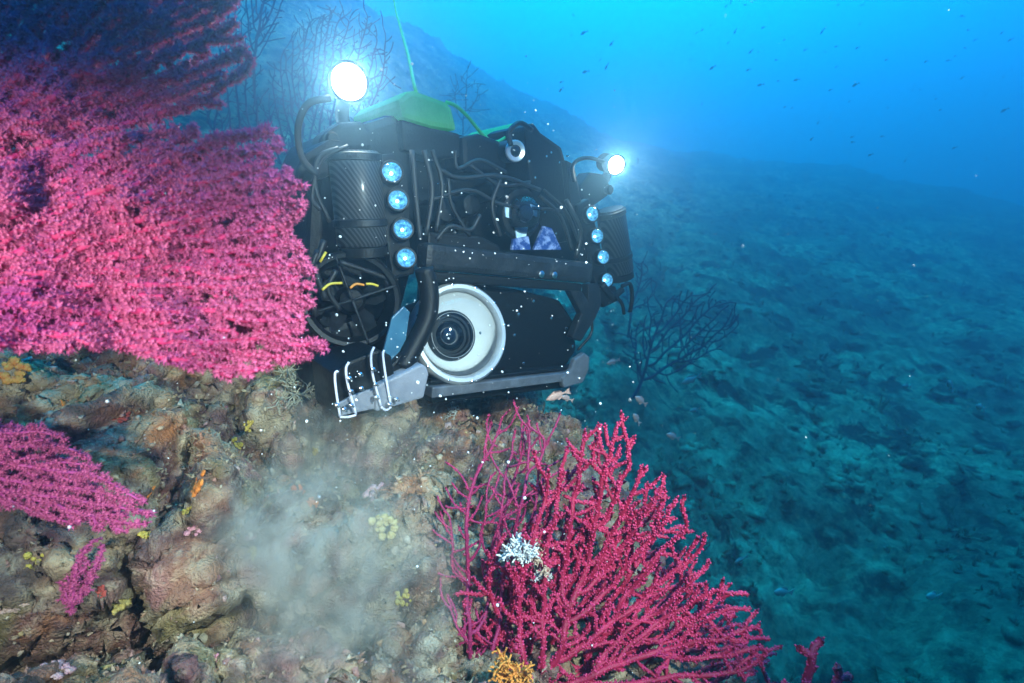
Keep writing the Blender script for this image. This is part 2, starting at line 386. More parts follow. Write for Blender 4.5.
# ------------------------------------------------------------------ gorgonians (sea fans)
def in_poly(pts, poly):
    x, y = pts[:, 0], pts[:, 1]; ins = np.zeros(len(pts), bool); j = len(poly) - 1
    for i in range(len(poly)):
        xi, yi = poly[i]; xj, yj = poly[j]
        c = ((yi > y) != (yj > y)) & (x < (xj - xi) * (y - yi) / (yj - yi + 1e-9) + xi); ins ^= c; j = i
    return ins
def grow(poly, base, spacing, step, seed, tropism=.35, infl=6.0, focus=None, maxit=400, wob=.2, twigs=0.0, tlen=5):
    """space colonisation in the plane of the fan; spacing between twigs"""
    rs = np.random.RandomState(seed); poly = np.array(poly, float)
    lo, hi = poly.min(0), poly.max(0); area = np.prod(hi - lo)
    cand = rs.rand(int(area / (spacing * spacing) * 1.5), 2) * (hi - lo) + lo
    A = cand[in_poly(cand, poly)]
    nodes = [np.array(base, float)]; par = [-1]
    foc = np.array(focus if focus is not None else base, float)
    c = A.mean(0); d = (c - nodes[0]); dist0 = np.linalg.norm(A - nodes[0], axis=1).min()
    while dist0 > infl * spacing * .8 and len(nodes) < 200:     # stalk up to the crown
        nodes.append(nodes[-1] + d / np.linalg.norm(d) * step); par.append(len(nodes) - 2)
        dist0 = np.linalg.norm(A - nodes[-1], axis=1).min()
    nd = np.array(nodes); kids = {}
    dn = np.full(len(A), 1e9); near = np.zeros(len(A), int)
    for s in range(len(nd)):
        dd = np.linalg.norm(A - nd[s], axis=1); b = dd < dn; dn[b] = dd[b]; near[b] = s
    nodes = [x for x in nd]
    for it in range(maxit):
        act = dn < infl * spacing
        if not act.any(): break
        new = []; newp = []
        for s in np.unique(near[act]):
            a = A[act & (near == s)]; v = a - nodes[s]; v = (v / np.linalg.norm(v, axis=1, keepdims=True)).sum(0)
            if np.linalg.norm(v) < 1e-3: continue
            v /= np.linalg.norm(v); r = nodes[s] - foc; rn = np.linalg.norm(r)
            if rn > 1: v = v + tropism * r / rn
            v += wob * rs.normal(size=2); v /= np.linalg.norm(v)
            q = nodes[s] + v * step
            if kids.get(int(s), 0) >= 3: continue
            new.append(q); newp.append(int(s)); kids[int(s)] = kids.get(int(s), 0) + 1
        if not new: break
        for q, s in zip(new, newp):
            i = len(nodes); nodes.append(q); par.append(s)
            dd = np.linalg.norm(A - q, axis=1); b = dd < dn; dn[b] = dd[b]; near[b] = i
        keep = dn > spacing * .85
        A, dn, near = A[keep], dn[keep], near[keep]
        if not len(A): break
    if twigs:      # short side twigs that curve back towards the growing direction
        n0 = len(nodes)
        for i in range(3, n0):
            if par[i] < 0 or rs.rand() > twigs: continue
            a = nodes[i] - nodes[par[i]]; a = a / (np.linalg.norm(a) + 1e-9); sg = rs.choice((-1, 1)); th = rs.uniform(.7, 1.2) * sg
            d = np.array([a[0] * math.cos(th) - a[1] * math.sin(th), a[0] * math.sin(th) + a[1] * math.cos(th)]); prev = i
            for k in range(rs.randint(max(2, tlen - 3), tlen + 3)):
                nodes.append(nodes[prev] + d * step); par.append(prev); prev = len(nodes) - 1
                d = d + .22 * a + .15 * rs.normal(size=2); d /= np.linalg.norm(d)
    return np.array(nodes), np.array(par)
def chains_of(nodes, par):
    n = len(nodes); ch = [[] for _ in range(n)]; size = np.ones(n); tips = np.zeros(n)
    for i in range(n - 1, 0, -1):
        size[par[i]] += size[i]; ch[par[i]].append(i)
        if not ch[i]: tips[i] = 1
        tips[par[i]] += tips[i]
    tips = np.maximum(tips, 1)
    out = []; stack = [(0, None)]
    while stack:
        s, pid = stack.pop(); c = [] if pid is None else [par[s]]
        c.append(s); cid = len(out); out.append((c, pid))
        while ch[c[-1]]:
            k = sorted(ch[c[-1]], key=lambda q: -size[q])
            for o_ in k[1:]: stack.append((o_, cid))
            c.append(k[0])
    return out, tips, size
def tube_np(pts, r, k=6, tip=True):
    n = len(pts); T = np.gradient(pts, axis=0); T /= np.linalg.norm(T, axis=1, keepdims=True) + 1e-12
    u = np.cross(T[0], [0, 0, 1.0]);
    if np.linalg.norm(u) < 1e-3: u = np.cross(T[0], [1.0, 0, 0])
    U = []
    for t in T:
        u = u - t * (u @ t); u = u / (np.linalg.norm(u) + 1e-12); U.append(u)
    U = np.array(U); W = np.cross(T, U); a = np.arange(k) / k * 2 * math.pi
    r = np.broadcast_to(np.asarray(r, float), (n,)).copy()
    V = (pts[:, None] + r[:, None, None] * (np.cos(a)[None, :, None] * U[:, None] + np.sin(a)[None, :, None] * W[:, None])).reshape(-1, 3)
    Fq = grid_faces(n, k, True)
    if tip:   # rounded end
        e = pts[-1] + T[-1] * r[-1] * .9
        V = np.concatenate([V, e[None]]); b = (n - 1) * k
        # closing fan written as degenerate-free quads is not possible: two triangles per quad pair
        Ft = np.array([[b + i, b + (i + 1) % k, n * k] for i in range(k)])
    else: Ft = np.zeros((0, 3), int)
    return V, Fq, Ft, T, U, W
def q2t(Fq): return np.concatenate([Fq[:, [0, 1, 2]], Fq[:, [0, 2, 3]]])
def polyp_template(open_=True):
    v = []; f = []; t = []
    if open_:      # stubby calyx and eight tentacles
        for i in range(4):
            a = i * math.pi / 2; v.append((.42 * math.cos(a), .42 * math.sin(a), -.15)); t.append(.30)
        v.append((0, 0, .62)); t.append(1.0)
        for i in range(4): f.append((i, (i + 1) % 4, 4))
        for i in range(6):
            a = i * math.pi / 3 + .2; c, s = math.cos(a), math.sin(a); b = len(v); w = .20
            h = 1.0 + .18 * (i % 2)
            v += [(.14 * c - w * s, .14 * s + w * c, .35), (.14 * c + w * s, .14 * s - w * c, .35), (.80 * c, .80 * s, h)]; t += [.55, .55, .30]
            f.append((b, b + 1, b + 2))
    else:          # closed: a low wart
        for i in range(4):
            a = i * math.pi * .5; v.append((.6 * math.cos(a), .6 * math.sin(a), -.2)); t.append(.1)
        for i in range(4):
            a = i * math.pi * .5 + .7; v.append((.42 * math.cos(a), .42 * math.sin(a), .5)); t.append(.5)
        v.append((0, 0, .78)); t.append(1.0)
        for i in range(4):
            j = (i + 1) % 4; f += [(i, j, 4 + i), (j, 4 + j, 4 + i), (4 + i, 4 + j, 8)]
    return np.array(v), np.array(f), np.array(t)
def sea_fan(name, label, layers, m_branch, m_polyp, root_at, rmin, rgain, polyp=None, group=None, cat='gorgonian', k=6, limbs=14, seed=0):
    """layers: list of (nodes, par, depth function); polyp = (size, along, around, open, seed)"""
    root = empty(name, root_at); tag(root, label, cat, group)
    off = np.array(root_at); pol = []; pol_d = []
    for li, (nodes, par, dep) in enumerate(layers):
        P3 = P(nodes[:, 0], nodes[:, 1], dep(nodes[:, 0], nodes[:, 1]))
        ch, tips, size = chains_of(nodes, par)
        n = len(nodes); top = max(6, n * .018); limb_of = {}; nl = 0; groups = {}
        for cid, (c, pid) in enumerate(ch):
            if pid is None: limb_of[cid] = 0
            elif limb_of[pid] == 0 and size[c[1]] > top and nl < limbs: nl += 1; limb_of[cid] = nl
            else: limb_of[cid] = limb_of[pid]
            p = P3[c]
            if len(p) < 3: p = np.concatenate([p[:1], (p[:1] + p[1:2]) / 2, p[1:]])
            rad_ = rmin * np.maximum(1, tips[c]) ** rgain
            if len(rad_) < len(p): rad_ = np.array([rad_[0], rad_.mean(), rad_[-1]])
            if pid is not None: rad_[0] = rad_[1]
            for _ in range(2): p[1:-1] = .25 * p[:-2] + .5 * p[1:-1] + .25 * p[2:]
            V, Fq, Ft, T, U, W = tube_np(p, rad_, k)
            groups.setdefault(limb_of[cid], []).append((V, np.concatenate([q2t(Fq), Ft])))
            if polyp:
                ps, along, around, opn, sd_ = polyp; rs = np.random.RandomState(sd_ + cid + 1000 * li)
                seg = np.linalg.norm(np.diff(p, axis=0), axis=1); L = seg.sum(); cnt = int(L / along * around)
                s = np.sort(rs.rand(cnt)) * L; cum = np.concatenate([[0], np.cumsum(seg)])
                i = np.clip(np.searchsorted(cum, s) - 1, 0, len(seg) - 1); t = ((s - cum[i]) / seg[i])[:, None]
                a = rs.rand(cnt, 1) * 6.283
                d = np.cos(a) * U[i] + np.sin(a) * W[i]; base = p[i] * (1 - t) + p[i + 1] * t
                rr_ = (rad_[i] * (1 - t[:, 0]) + rad_[i + 1] * t[:, 0])[:, None]
                pol.append(base + d * rr_ * .95); pol_d.append(d + .35 * T[i] + .15 * rs.normal(size=d.shape))
                pol.append(p[-1:] + T[-1:] * rad_[-1] * .8); pol_d.append(T[-1:])
        for g, lst in sorted(groups.items()):
            Vs = []; Fs = []; b = 0
            for V, Fc in lst: Vs.append(V); Fs.append(Fc + b); b += len(V)
            mesh_np('stem' if g == 0 else 'branch', np.concatenate(Vs) - off, np.concatenate(Fs), m_branch, root)
    if polyp:
        pos = np.concatenate(pol); d = np.concatenate(pol_d); rs = np.random.RandomState(polyp[4] + 5)
        tv, tf, tt = polyp_template(polyp[3])
        V, Fc, idx = stamp(tv, tf, pos, d, polyp[0] * np.exp(.22 * rs.normal(size=len(pos))), polyp[4], .08)
        tint = np.repeat(np.tile(tt, len(pos))[:, None], 3, 1)
        o = mesh_np('polyps', V - off, Fc, m_polyp, root, smooth=not polyp[3], tint=tint); o['kind'] = 'stuff'
    return root
def coral_mat(name, base, tip, dark, scale=9, trans=.0, rough=.7):
    """polyps: calyx colour to tentacle colour along the polyp, patches of a darker colony tone"""
    m = bpy.data.materials.new(name); m.use_nodes = True; t = m.node_tree; b = t.nodes['Principled BSDF']
    b.inputs['Roughness'].default_value = rough; b.inputs['Specular IOR Level'].default_value = .3
    a = t.nodes.new('ShaderNodeAttribute'); a.attribute_name = 'tint'
    co = t.nodes.new('ShaderNodeTexCoord'); n = t.nodes.new('ShaderNodeTexNoise'); n.inputs['Scale'].default_value = scale; n.inputs['Detail'].default_value = 5
    t.links.new(co.outputs['Object'], n.inputs[0])
    mx = t.nodes.new('ShaderNodeMix'); mx.data_type = 'RGBA'; mx.inputs[6].default_value = (*base, 1); mx.inputs[7].default_value = (*tip, 1)
    t.links.new(a.outputs['Fac'], mx.inputs[0])
    mx2 = t.nodes.new('ShaderNodeMix'); mx2.data_type = 'RGBA'; mx2.inputs[7].default_value = (*dark, 1)
    mp = t.nodes.new('ShaderNodeMapRange'); mp.inputs[1].default_value = .5; mp.inputs[2].default_value = .75; mp.inputs[4].default_value = .7
    t.links.new(n.outputs[0], mp.inputs[0]); t.links.new(mp.outputs[0], mx2.inputs[0]); t.links.new(mx.outputs[2], mx2.inputs[6])
    t.links.new(mx2.outputs[2], b.inputs['Base Color'])
    if trans:
        tr = t.nodes.new('ShaderNodeBsdfTranslucent'); ms = t.nodes.new('ShaderNodeMixShader'); ms.inputs[0].default_value = trans
        t.links.new(mx2.outputs[2], tr.inputs[0]); t.links.new(b.outputs[0], ms.inputs[1]); t.links.new(tr.outputs[0], ms.inputs[2])
        t.links.new(ms.outputs[0], t.nodes['Material Output'].inputs[0])
    return m
M['fan_flesh'] = mat('crimson_coral_flesh', (.40, .008, .08), (.55, .02, .13), 40, .6, bump=.3, bscale=300)
M['fan_polyp'] = coral_mat('pink_coral_polyps', (.42, .005, .085), (.90, .26, .48), (.36, .02, .26), trans=.2)
M['violet_flesh'] = mat('violet_coral_flesh', (.30, .02, .14), (.45, .05, .22), 40, .6)
M['violet_polyp'] = coral_mat('violet_coral_polyps', (.42, .012, .12), (.80, .22, .42), (.34, .04, .24), trans=.2)
M['red_flesh'] = mat('red_coral_flesh', (.26, .004, .028), (.42, .010, .055), 30, .55, bump=.3, bscale=400)
M['red_polyp'] = coral_mat('red_coral_polyps', (.40, .005, .045), (.72, .08, .21), (.24, .008, .08), scale=11)
M['plum_flesh'] = mat('plum_coral_flesh', (.20, .008, .06), (.34, .015, .09), 30, .6, bump=.3, bscale=400)
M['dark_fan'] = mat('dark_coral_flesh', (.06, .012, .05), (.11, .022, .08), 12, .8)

# ---- the big foreground fan on the left
lowA = [(-140, 215), (40, 150), (150, 128), (205, 122), (240, 138), (262, 122), (282, 132), (280, 158), (306, 190), (300, 212), (292, 232), (314, 262), (318, 300), (300, 316),
        (328, 352), (290, 362), (240, 382), (180, 366), (110, 346), (40, 352), (-60, 340), (-150, 310)]
lowB = [(-140, 235), (60, 175), (170, 150), (230, 160), (270, 170), (285, 215), (300, 270), (290, 330), (230, 362), (150, 350), (60, 335), (-60, 335), (-150, 310)]
upA = [(-150, 225), (-140, -90), (60, -80), (200, -40), (246, -10), (238, 22), (254, 52), (256, 80), (228, 92), (200, 88), (232, 104), (190, 118), (130, 130), (40, 165), (-60, 220)]
upB = [(-150, 200), (-130, -80), (40, -70), (180, -40), (225, 0), (215, 50), (222, 84), (160, 105), (100, 130), (20, 165), (-70, 210)]
bp_ = (-215, 345)
def dplane(d0, gx_, gy_, amp, sc, seed, cx0=100, cy0=200):
    def f(x, y):
        q = np.stack([x / sc, y / sc, np.full(len(x), seed * 3.7)], 1)
        return d0 + gx_ * (x - cx0) + gy_ * (y - cy0) + amp * fbm(q, 3)
    return f
foc = (-330, 330)
layers = []
for poly, dep, sp, sd_ in ((lowA, dplane(.50, .00022, -.00018, .035, 90, 1), 5.8, 1), (lowB, dplane(.535, .00022, -.00018, .04, 90, 2), 7, 2), (lowB, dplane(.565, .00022, -.00018, .04, 70, 15), 8, 5),
                           (upA, dplane(.55, .00020, -.00025, .045, 90, 3), 7, 3), (upB, dplane(.60, .00020, -.00025, .05, 90, 4), 9, 4), (upB, dplane(.63, .00020, -.00025, .05, 70, 16), 9, 6)):
    nd, pr = grow(poly, bp_, sp, 4.5, sd_, tropism=.42, focus=foc, wob=.34)
    layers.append((nd, pr, dep))
base3 = P(bp_[0], bp_[1], .55)
sea_fan('sea_fan', 'large pink and crimson sea fan with open polyps filling the upper left', layers, M['fan_flesh'], M['fan_polyp'], base3, .0026, .14,
        polyp=(.0037, .0035, 7.0, True, 11), limbs=12)

# ---- violet fans lower down on the left ledge
nd, pr = grow([(-90, 400), (0, 432), (40, 425), (70, 440), (85, 458), (105, 470), (150, 505), (152, 520), (130, 535), (80, 527), (30, 512), (-40, 505), (-120, 470)], (-130, 440), 4.6, 3.2, 21, tropism=.8)
nd2, pr2 = grow([(-90, 410), (10, 420), (60, 440), (95, 480), (130, 515), (80, 520), (0, 505), (-100, 470)], (-130, 440), 5.0, 3.2, 22, tropism=.8)
sea_fan('sea_fan', 'flat violet sea fan hanging over the ledge below the big pink fan', [(nd, pr, dplane(.68, .0002, 0, .02, 60, 5)), (nd2, pr2, dplane(.71, .0002, 0, .02, 60, 6))],
        M['violet_flesh'], M['violet_polyp'], P(-130, 440, .68), .0016, .2, polyp=(.0036, .0040, 5.5, True, 31), limbs=6)
h0, n0 = hit(75, 600)
nd, pr = grow([(58, 604), (62, 575), (72, 560), (84, 542), (100, 540), (106, 555), (98, 575), (92, 592), (80, 606)], (70, 612), 4, 2.6, 23, tropism=.6)
dd0 = float((h0 - CAM) @ FWD) - .015
sea_fan('sea_fan', 'small violet sea fan sprig on the rock at the lower left', [(nd, pr, dplane(dd0, 0, 0, .02, 40, 7))], M['violet_flesh'], M['violet_polyp'], P(70, 612, dd0), .0015, .2,
        polyp=(.0034, .0036, 5.5, True, 32), limbs=3)

# ---- the red fan at the bottom, a thinner plum one behind it, and tips of a third
redA = [(520, 700), (505, 620), (520, 560), (540, 500), (548, 462), (565, 440), (580, 428), (600, 416), (622, 415), (640, 430), (632, 470), (655, 462), (676, 478), (660, 520), (690, 520),
        (705, 530), (716, 548), (708, 580), (740, 590), (752, 605), (768, 622), (770, 650), (752, 690)]
redC = [(470, 700), (470, 640), (500, 580), (560, 540), (620, 540), (680, 560), (730, 600), (765, 650), (760, 700)]
redB = [(500, 700), (470, 640), (480, 560), (520, 520), (560, 470), (600, 450), (640, 500), (680, 530), (700, 590), (740, 620), (735, 690)]
lay = []
for poly, dep, sp, sd_ in ((redA, dplane(.80, .00012, .00012, .05, 110, 8, 600, 560), 8.0, 41), (redB, dplane(.85, .0002, .0001, .05, 110, 9, 600, 560), 8.5, 43), (redC, dplane(.90, .0002, .0, .05, 90, 17, 600, 560), 9, 47)):
    nd, pr = grow(poly, (535, 715), sp, 4.0, sd_, tropism=.22, infl=4.5, twigs=.16, tlen=6)
    lay.append((nd, pr, dep))
sea_fan('sea_fan', 'bright red branching sea fan spreading across the bottom below the vehicle', lay, M['red_flesh'], M['red_polyp'], P(535, 715,   .80),       .0028, .16,
        polyp=(.0026, .0040, 3.4, False, 51), limbs=14)
plum = [(440, 700), (436, 640), (450, 560), (445, 520), (470, 470), (488, 440), (500, 408), (525, 402), (545, 415), (552, 450), (545, 500), (520, 560), (500, 640), (490, 700)]
nd, pr = grow(plum, (475, 712), 8, 4.0, 44, tropism=.25, twigs=.2, tlen=7, infl=5)
plum2 = [(455, 700), (470, 600), (500, 500), (512, 440), (560, 425), (540, 500), (560, 560), (520, 640), (510, 700)]
nd2, pr2 = grow(plum2, (490, 712), 9, 4.0, 45, tropism=.25, twigs=.2, tlen=7, infl=5)
sea_fan('sea_fan', 'thin plum coloured sea fan left of and behind the bright red one', [(nd, pr, dplane(.84, 0, -.0003, .05, 110, 12, 500, 550)), (nd2, pr2, dplane(.88, 0, -.0003, .05, 110, 13, 500, 550))],
        M['plum_flesh'], M['red_polyp'], P(475, 712, .9), .0017, .2, polyp=(.0016, .0040, 2.4, False, 52), limbs=10)
nd, pr = grow([(770, 720), (778, 662), (790, 645), (802, 648), (800, 684), (812, 684), (816, 640), (832, 634), (836, 664), (848, 664), (862, 676), (850, 720)], (805, 790), 13, 4.0, 46, tropism=.5)
sea_fan('sea_fan', 'red sea fan tips poking up at the bottom edge right of the others', [(nd, pr, dplane(.72, 0, 0, .02, 80, 14))], M['red_flesh'], M['red_polyp'], P(805, 790, .72), .0052, .10,
        polyp=(.0024, .0034, 3.4, False, 53), limbs=3)

# ---- dark fans back in the blue
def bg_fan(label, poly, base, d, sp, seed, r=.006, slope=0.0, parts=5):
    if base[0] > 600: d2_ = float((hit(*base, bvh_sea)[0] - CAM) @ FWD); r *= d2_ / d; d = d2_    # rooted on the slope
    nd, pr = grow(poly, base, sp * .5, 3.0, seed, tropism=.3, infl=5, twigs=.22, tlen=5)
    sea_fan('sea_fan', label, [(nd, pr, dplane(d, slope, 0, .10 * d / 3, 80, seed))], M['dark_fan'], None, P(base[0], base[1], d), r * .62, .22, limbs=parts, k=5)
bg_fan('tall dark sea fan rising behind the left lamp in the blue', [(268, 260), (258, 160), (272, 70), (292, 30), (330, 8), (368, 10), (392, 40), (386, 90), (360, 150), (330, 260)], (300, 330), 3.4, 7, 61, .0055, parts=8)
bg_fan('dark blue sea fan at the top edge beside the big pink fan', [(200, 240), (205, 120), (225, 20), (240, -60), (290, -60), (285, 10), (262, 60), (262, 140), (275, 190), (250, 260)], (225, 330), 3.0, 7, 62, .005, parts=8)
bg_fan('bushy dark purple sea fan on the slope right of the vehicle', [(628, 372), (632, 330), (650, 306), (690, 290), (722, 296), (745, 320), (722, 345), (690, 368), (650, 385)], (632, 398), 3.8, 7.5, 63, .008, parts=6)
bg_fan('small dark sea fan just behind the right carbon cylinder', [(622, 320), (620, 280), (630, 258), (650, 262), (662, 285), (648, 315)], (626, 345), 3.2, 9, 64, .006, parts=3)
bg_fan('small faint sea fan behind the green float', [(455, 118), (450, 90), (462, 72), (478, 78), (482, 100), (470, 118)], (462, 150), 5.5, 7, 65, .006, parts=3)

# ------------------------------------------------------------------ the underwater vehicle
RX = np.array([.7753381, .01637646, .63133401]); RY = np.array([-.62235696, .18972483, .75939207]); RZ = np.array([.10734358, .98170072, -.15729289])
RP = np.array([.0084, .258, 1.1869])                                   # vehicle pose in camera axes
c2w = np.stack([RIGHT, UP, FWD], 1)
OFF = np.array([0.0, .15, -.40])
def loc2w(l): return CAM + c2w @ (RP + RX * l[0] + RY * l[1] + RZ * l[2])
rov = empty('underwater_vehicle', (0, 0, 0))
rm = Matrix.Identity(4)
for j, ax in enumerate((RX, RY, RZ)):
    w = c2w @ ax; w /= np.linalg.norm(w)
    for i in range(3): rm[i][j] = w[i]
t_ = loc2w(OFF)
for i in range(3): rm[i][3] = t_[i]
rov.matrix_world = rm
tag(rov, 'black remotely operated vehicle with green float, lit lamps and white ringed camera', 'underwater vehicle')
def LU(px, py, y):
    """vehicle-frame point on the plane Y = y under a pixel"""
    c = np.array([(px - CX) / F, -(py - CY) / F, 1.0]); rl = np.array([RX @ c, RY @ c, RZ @ c]); r0 = np.array([RX @ RP, RY @ RP, RZ @ RP])
    t = (y + r0[1]) / rl[1]
    return rl * t - r0
def LX(px, py, x):
    c = np.array([(px - CX) / F, -(py - CY) / F, 1.0]); rl = np.array([RX @ c, RY @ c, RZ @ c]); r0 = np.array([RX @ RP, RY @ RP, RZ @ RP])
    t = (x + r0[0]) / rl[0]
    return rl * t - r0

M['black'] = mat('scuffed_black_plastic', (.0035, .004, .005), (.035, .036, .038), 34, .5, spec=.22, bump=.2, bscale=200, ramp=(.56, .80), detail=10, c3=(.006, .0065, .0075))
M['rubber'] = mat('black_rubber', (.008, .008, .009), (.014, .014, .015), 60, .55)
M['anod'] = mat('black_anodised_metal', (.005, .0055, .0065), (.03, .031, .034), 42, .5, spec=.25, bump=.12, bscale=260, ramp=(.56, .80), detail=10, c3=(.008, .0085, .0095))
M['grey'] = mat('scuffed_grey_polymer', (.009, .0105, .013), (.05, .052, .057), 30, .5, spec=.3, bump=.2, bscale=180, ramp=(.5, .8), detail=10, c3=(.022, .025, .03))
M['panel'] = mat('slate_grey_plastic', (.18, .19, .225), (.25, .26, .30), 18, .5, bump=.1, bscale=150)
M['endgrey'] = mat('worn_grey_polymer', (.07, .075, .09), (.12, .13, .15), 30, .5, bump=.15, bscale=160)
M['green'] = mat('green_foam', (.26, .92, .24), (.36, .98, .30), 22, .55, bump=.2, bscale=160, trans=.35)
M['tether'] = mat('green_tether_jacket', (.10, .75, .14), (.16, .85, .2), 40, .5)
M['white'] = mat('white_plastic', (.86, .87, .88), (.93, .94, .95), 30, .35)
M['ringmetal'] = mat('satin_silver_ring', (.66, .68, .70), (.80, .82, .84), 25, .3, metal=.55)
M['rodwhite'] = mat('pale_lilac_rod', (.56, .56, .68), (.70, .70, .80), 40, .4)
M['steel'] = mat('steel_fastener', (.6, .6, .6), (.75, .75, .75), 60, .25, metal=1)
M['blueplate'] = mat('mottled_blue_patch', (.02, .05, .20), (.25, .32, .55), 60, .25, ramp=(.45, .6))
M['yellow'] = mat('yellow_cable_jacket', (.60, .42, .02), (.70, .52, .05), 40, .5)
M['orange'] = mat('orange_cable_jacket', (.70, .22, .02), (.75, .28, .03), 40, .5)
M['domeglint'] = mat('pale_blue_dome_glint', (.35, .55, .75), (.6, .75, .85), 60, .3)  # pale colour standing in for flash reflections on the dome
M['tube_blue'] = mat('translucent_blue_sheet', (.03, .10, .17), (.06, .18, .26), 12, .3)
def glass(name, c=(1, 1, 1), rough=.0):
    m = bpy.data.materials.new(name); m.use_nodes = True; t = m.node_tree; t.nodes.remove(t.nodes['Principled BSDF'])
    g = t.nodes.new('ShaderNodeBsdfGlossy'); g.inputs['Roughness'].default_value = .03
    tr = t.nodes.new('ShaderNodeBsdfTransparent'); tr.inputs[0].default_value = (*c, 1)
    fr = t.nodes.new('ShaderNodeFresnel'); fr.inputs[0].default_value = 1.45
    n = t.nodes.new('ShaderNodeTexNoise'); n.inputs['Scale'].default_value = 80
    bp = t.nodes.new('ShaderNodeBump'); bp.inputs['Strength'].default_value = .02
    t.links.new(n.outputs[0], bp.inputs['Height']); t.links.new(bp.outputs[0], g.inputs['Normal'])
    mx = t.nodes.new('ShaderNodeMixShader'); t.links.new(fr.outputs[0], mx.inputs[0]); t.links.new(tr.outputs[0], mx.inputs[1]); t.links.new(g.outputs[0], mx.inputs[2])
    t.links.new(mx.outputs[0], t.nodes['Material Output'].inputs[0]); return m
M['glass'] = glass('clear_port_glass', (.97, .985, .99))
M['lens'] = mat('coated_lens_glass', (.004, .006, .010), (.008, .010, .016), 20, .06, coat=1)
M['reflector'] = mat('emissive_blue_led_reflector', (.01, .12, .30), (.25, .70, 1), 150, .25, metal=.6, bump=.8, bscale=160, ramp=(.35, .65))  # bright and dark blue facets put into the colour
_b = M['reflector'].node_tree.nodes['Principled BSDF']; M['reflector'].node_tree.links.new(_b.inputs['Base Color'].links[0].from_socket, _b.inputs['Emission Color']); _b.inputs['Emission Strength'].default_value = .75  # the same blue is added as emission so the reflectors glow
def emit(name, c, s):
    m = bpy.data.materials.new(name); m.use_nodes = True; t = m.node_tree; b = t.nodes['Principled BSDF']
    b.inputs['Base Color'].default_value = (.9, .9, .9, 1); b.inputs['Emission Color'].default_value = (*c, 1); b.inputs['Emission Strength'].default_value = s
    return m
M['chip'] = emit('emissive_led_chip', (.75, .92, 1), 3.0)  # chip glow added by emission
def carbon():
    m = bpy.data.materials.new('carbon_fibre_twill'); m.use_nodes = True; t = m.node_tree; b = t.nodes['Principled BSDF']
    co = t.nodes.new('ShaderNodeTexCoord'); mp = t.nodes.new('ShaderNodeMapping'); mp.inputs['Rotation'].default_value = (.5, .6, .3)
    w = t.nodes.new('ShaderNodeTexWave'); w.inputs['Scale'].default_value = 48; w.inputs['Distortion'].default_value = .6; w.inputs['Detail'].default_value = 1
    r = t.nodes.new('ShaderNodeValToRGB'); r.color_ramp.elements[0].position = .45; r.color_ramp.elements[1].position = .62
    r.color_ramp.elements[0].color = (.008, .009, .011, 1); r.color_ramp.elements[1].color = (.055, .058, .064, 1)
    t.links.new(co.outputs['Object'], mp.inputs[0]); t.links.new(mp.outputs[0], w.inputs[0]); t.links.new(w.outputs[1], r.inputs[0]); t.links.new(r.outputs[0], b.inputs['Base Color'])
    b.inputs['Roughness'].default_value = .5; b.inputs['Specular IOR Level'].default_value = .3; b.inputs['Coat Weight'].default_value = .15; b.inputs['Coat Roughness'].default_value = .15
    return m
M['carbon'] = carbon()
M['lamp_left'] = emit('lit_lamp_face', (1, .98, .92), 190)
M['lamp_right'] = emit('lit_lamp_face_warm', (1, .95, .80), 100)

def vpart(name, V, Fc, m, parent=None, smooth=False, bevel=0, seg=2):
    """one part of the vehicle; V in vehicle frame"""
    o = mesh_np(name, np.asarray(V, float) - OFF, Fc, m, parent if parent is not None else rov, smooth)
    bm = bmesh.new(); bm.from_mesh(o.data); bmesh.ops.remove_doubles(bm, verts=bm.verts, dist=1e-6); bmesh.ops.recalc_face_normals(bm, faces=bm.faces)
    if bevel:
        ed = [e for e in bm.edges if len(e.link_faces) == 2 and e.calc_face_angle(0) > .5]
        bmesh.ops.bevel(bm, geom=ed, offset=bevel, segments=seg, profile=.6, affect='EDGES', clamp_overlap=True)
    bm.to_mesh(o.data); bm.free()
    for p in o.data.polygons: p.use_smooth = smooth
    return o
def box(name, a, b, m, parent=None, bevel=.006):
    a, b = np.minimum(a, b), np.maximum(a, b)
    V = [(x, y, z) for x in (a[0], b[0]) for y in (a[1], b[1]) for z in (a[2], b[2])]
    return vpart(name, V, [(0, 1, 3, 2), (4, 6, 7, 5), (0, 4, 5, 1), (2, 3, 7, 6), (0, 2, 6, 4), (1, 5, 7, 3)], m, parent, bevel=bevel)
def slab(name, poly, y, depth, m, parent=None, bevel=.005, fn=None, dirn=(0, 1, 0)):
    f = np.array([(fn or LU)(px, py, y) for px, py in poly]); n = len(f); b = f + np.array(dirn) * depth
    Fc = [tuple(range(n)), tuple(range(2 * n - 1, n - 1, -1))] + [(i, i + n, (i + 1) % n + n, (i + 1) % n) for i in range(n)]
    return vpart(name, np.concatenate([f, b]), Fc, m, parent, bevel=bevel)
def smooth_path(pts, n=6):
    p = np.array(pts, float)
    if len(p) < 3: return p
    q = np.concatenate([[2 * p[0] - p[1]], p, [2 * p[-1] - p[-2]]]); out = []
    for i in range(1, len(q) - 2):
        for t in np.linspace(0, 1, n, endpoint=False):
            a, b, c, d = q[i - 1], q[i], q[i + 1], q[i + 2]
            out.append(.5 * ((2 * b) + (-a + c) * t + (2 * a - 5 * b + 4 * c - d) * t * t + (-a + 3 * b - 3 * c + d) * t ** 3))
    return np.array(out + [p[-1]])
def pipe(name, pts, r, m, parent=None, k=10, curve=True):
    p = smooth_path(pts) if curve else np.array(pts, float)
    V, Fq, Ft, *_ = tube_np(p, r, k, False)
    n = len(p); Fc = [tuple(q) for q in Fq] + [tuple(range(k))[::-1], tuple(range((n - 1) * k, n * k))]
    return vpart(name, V, Fc, m, parent, smooth=True)
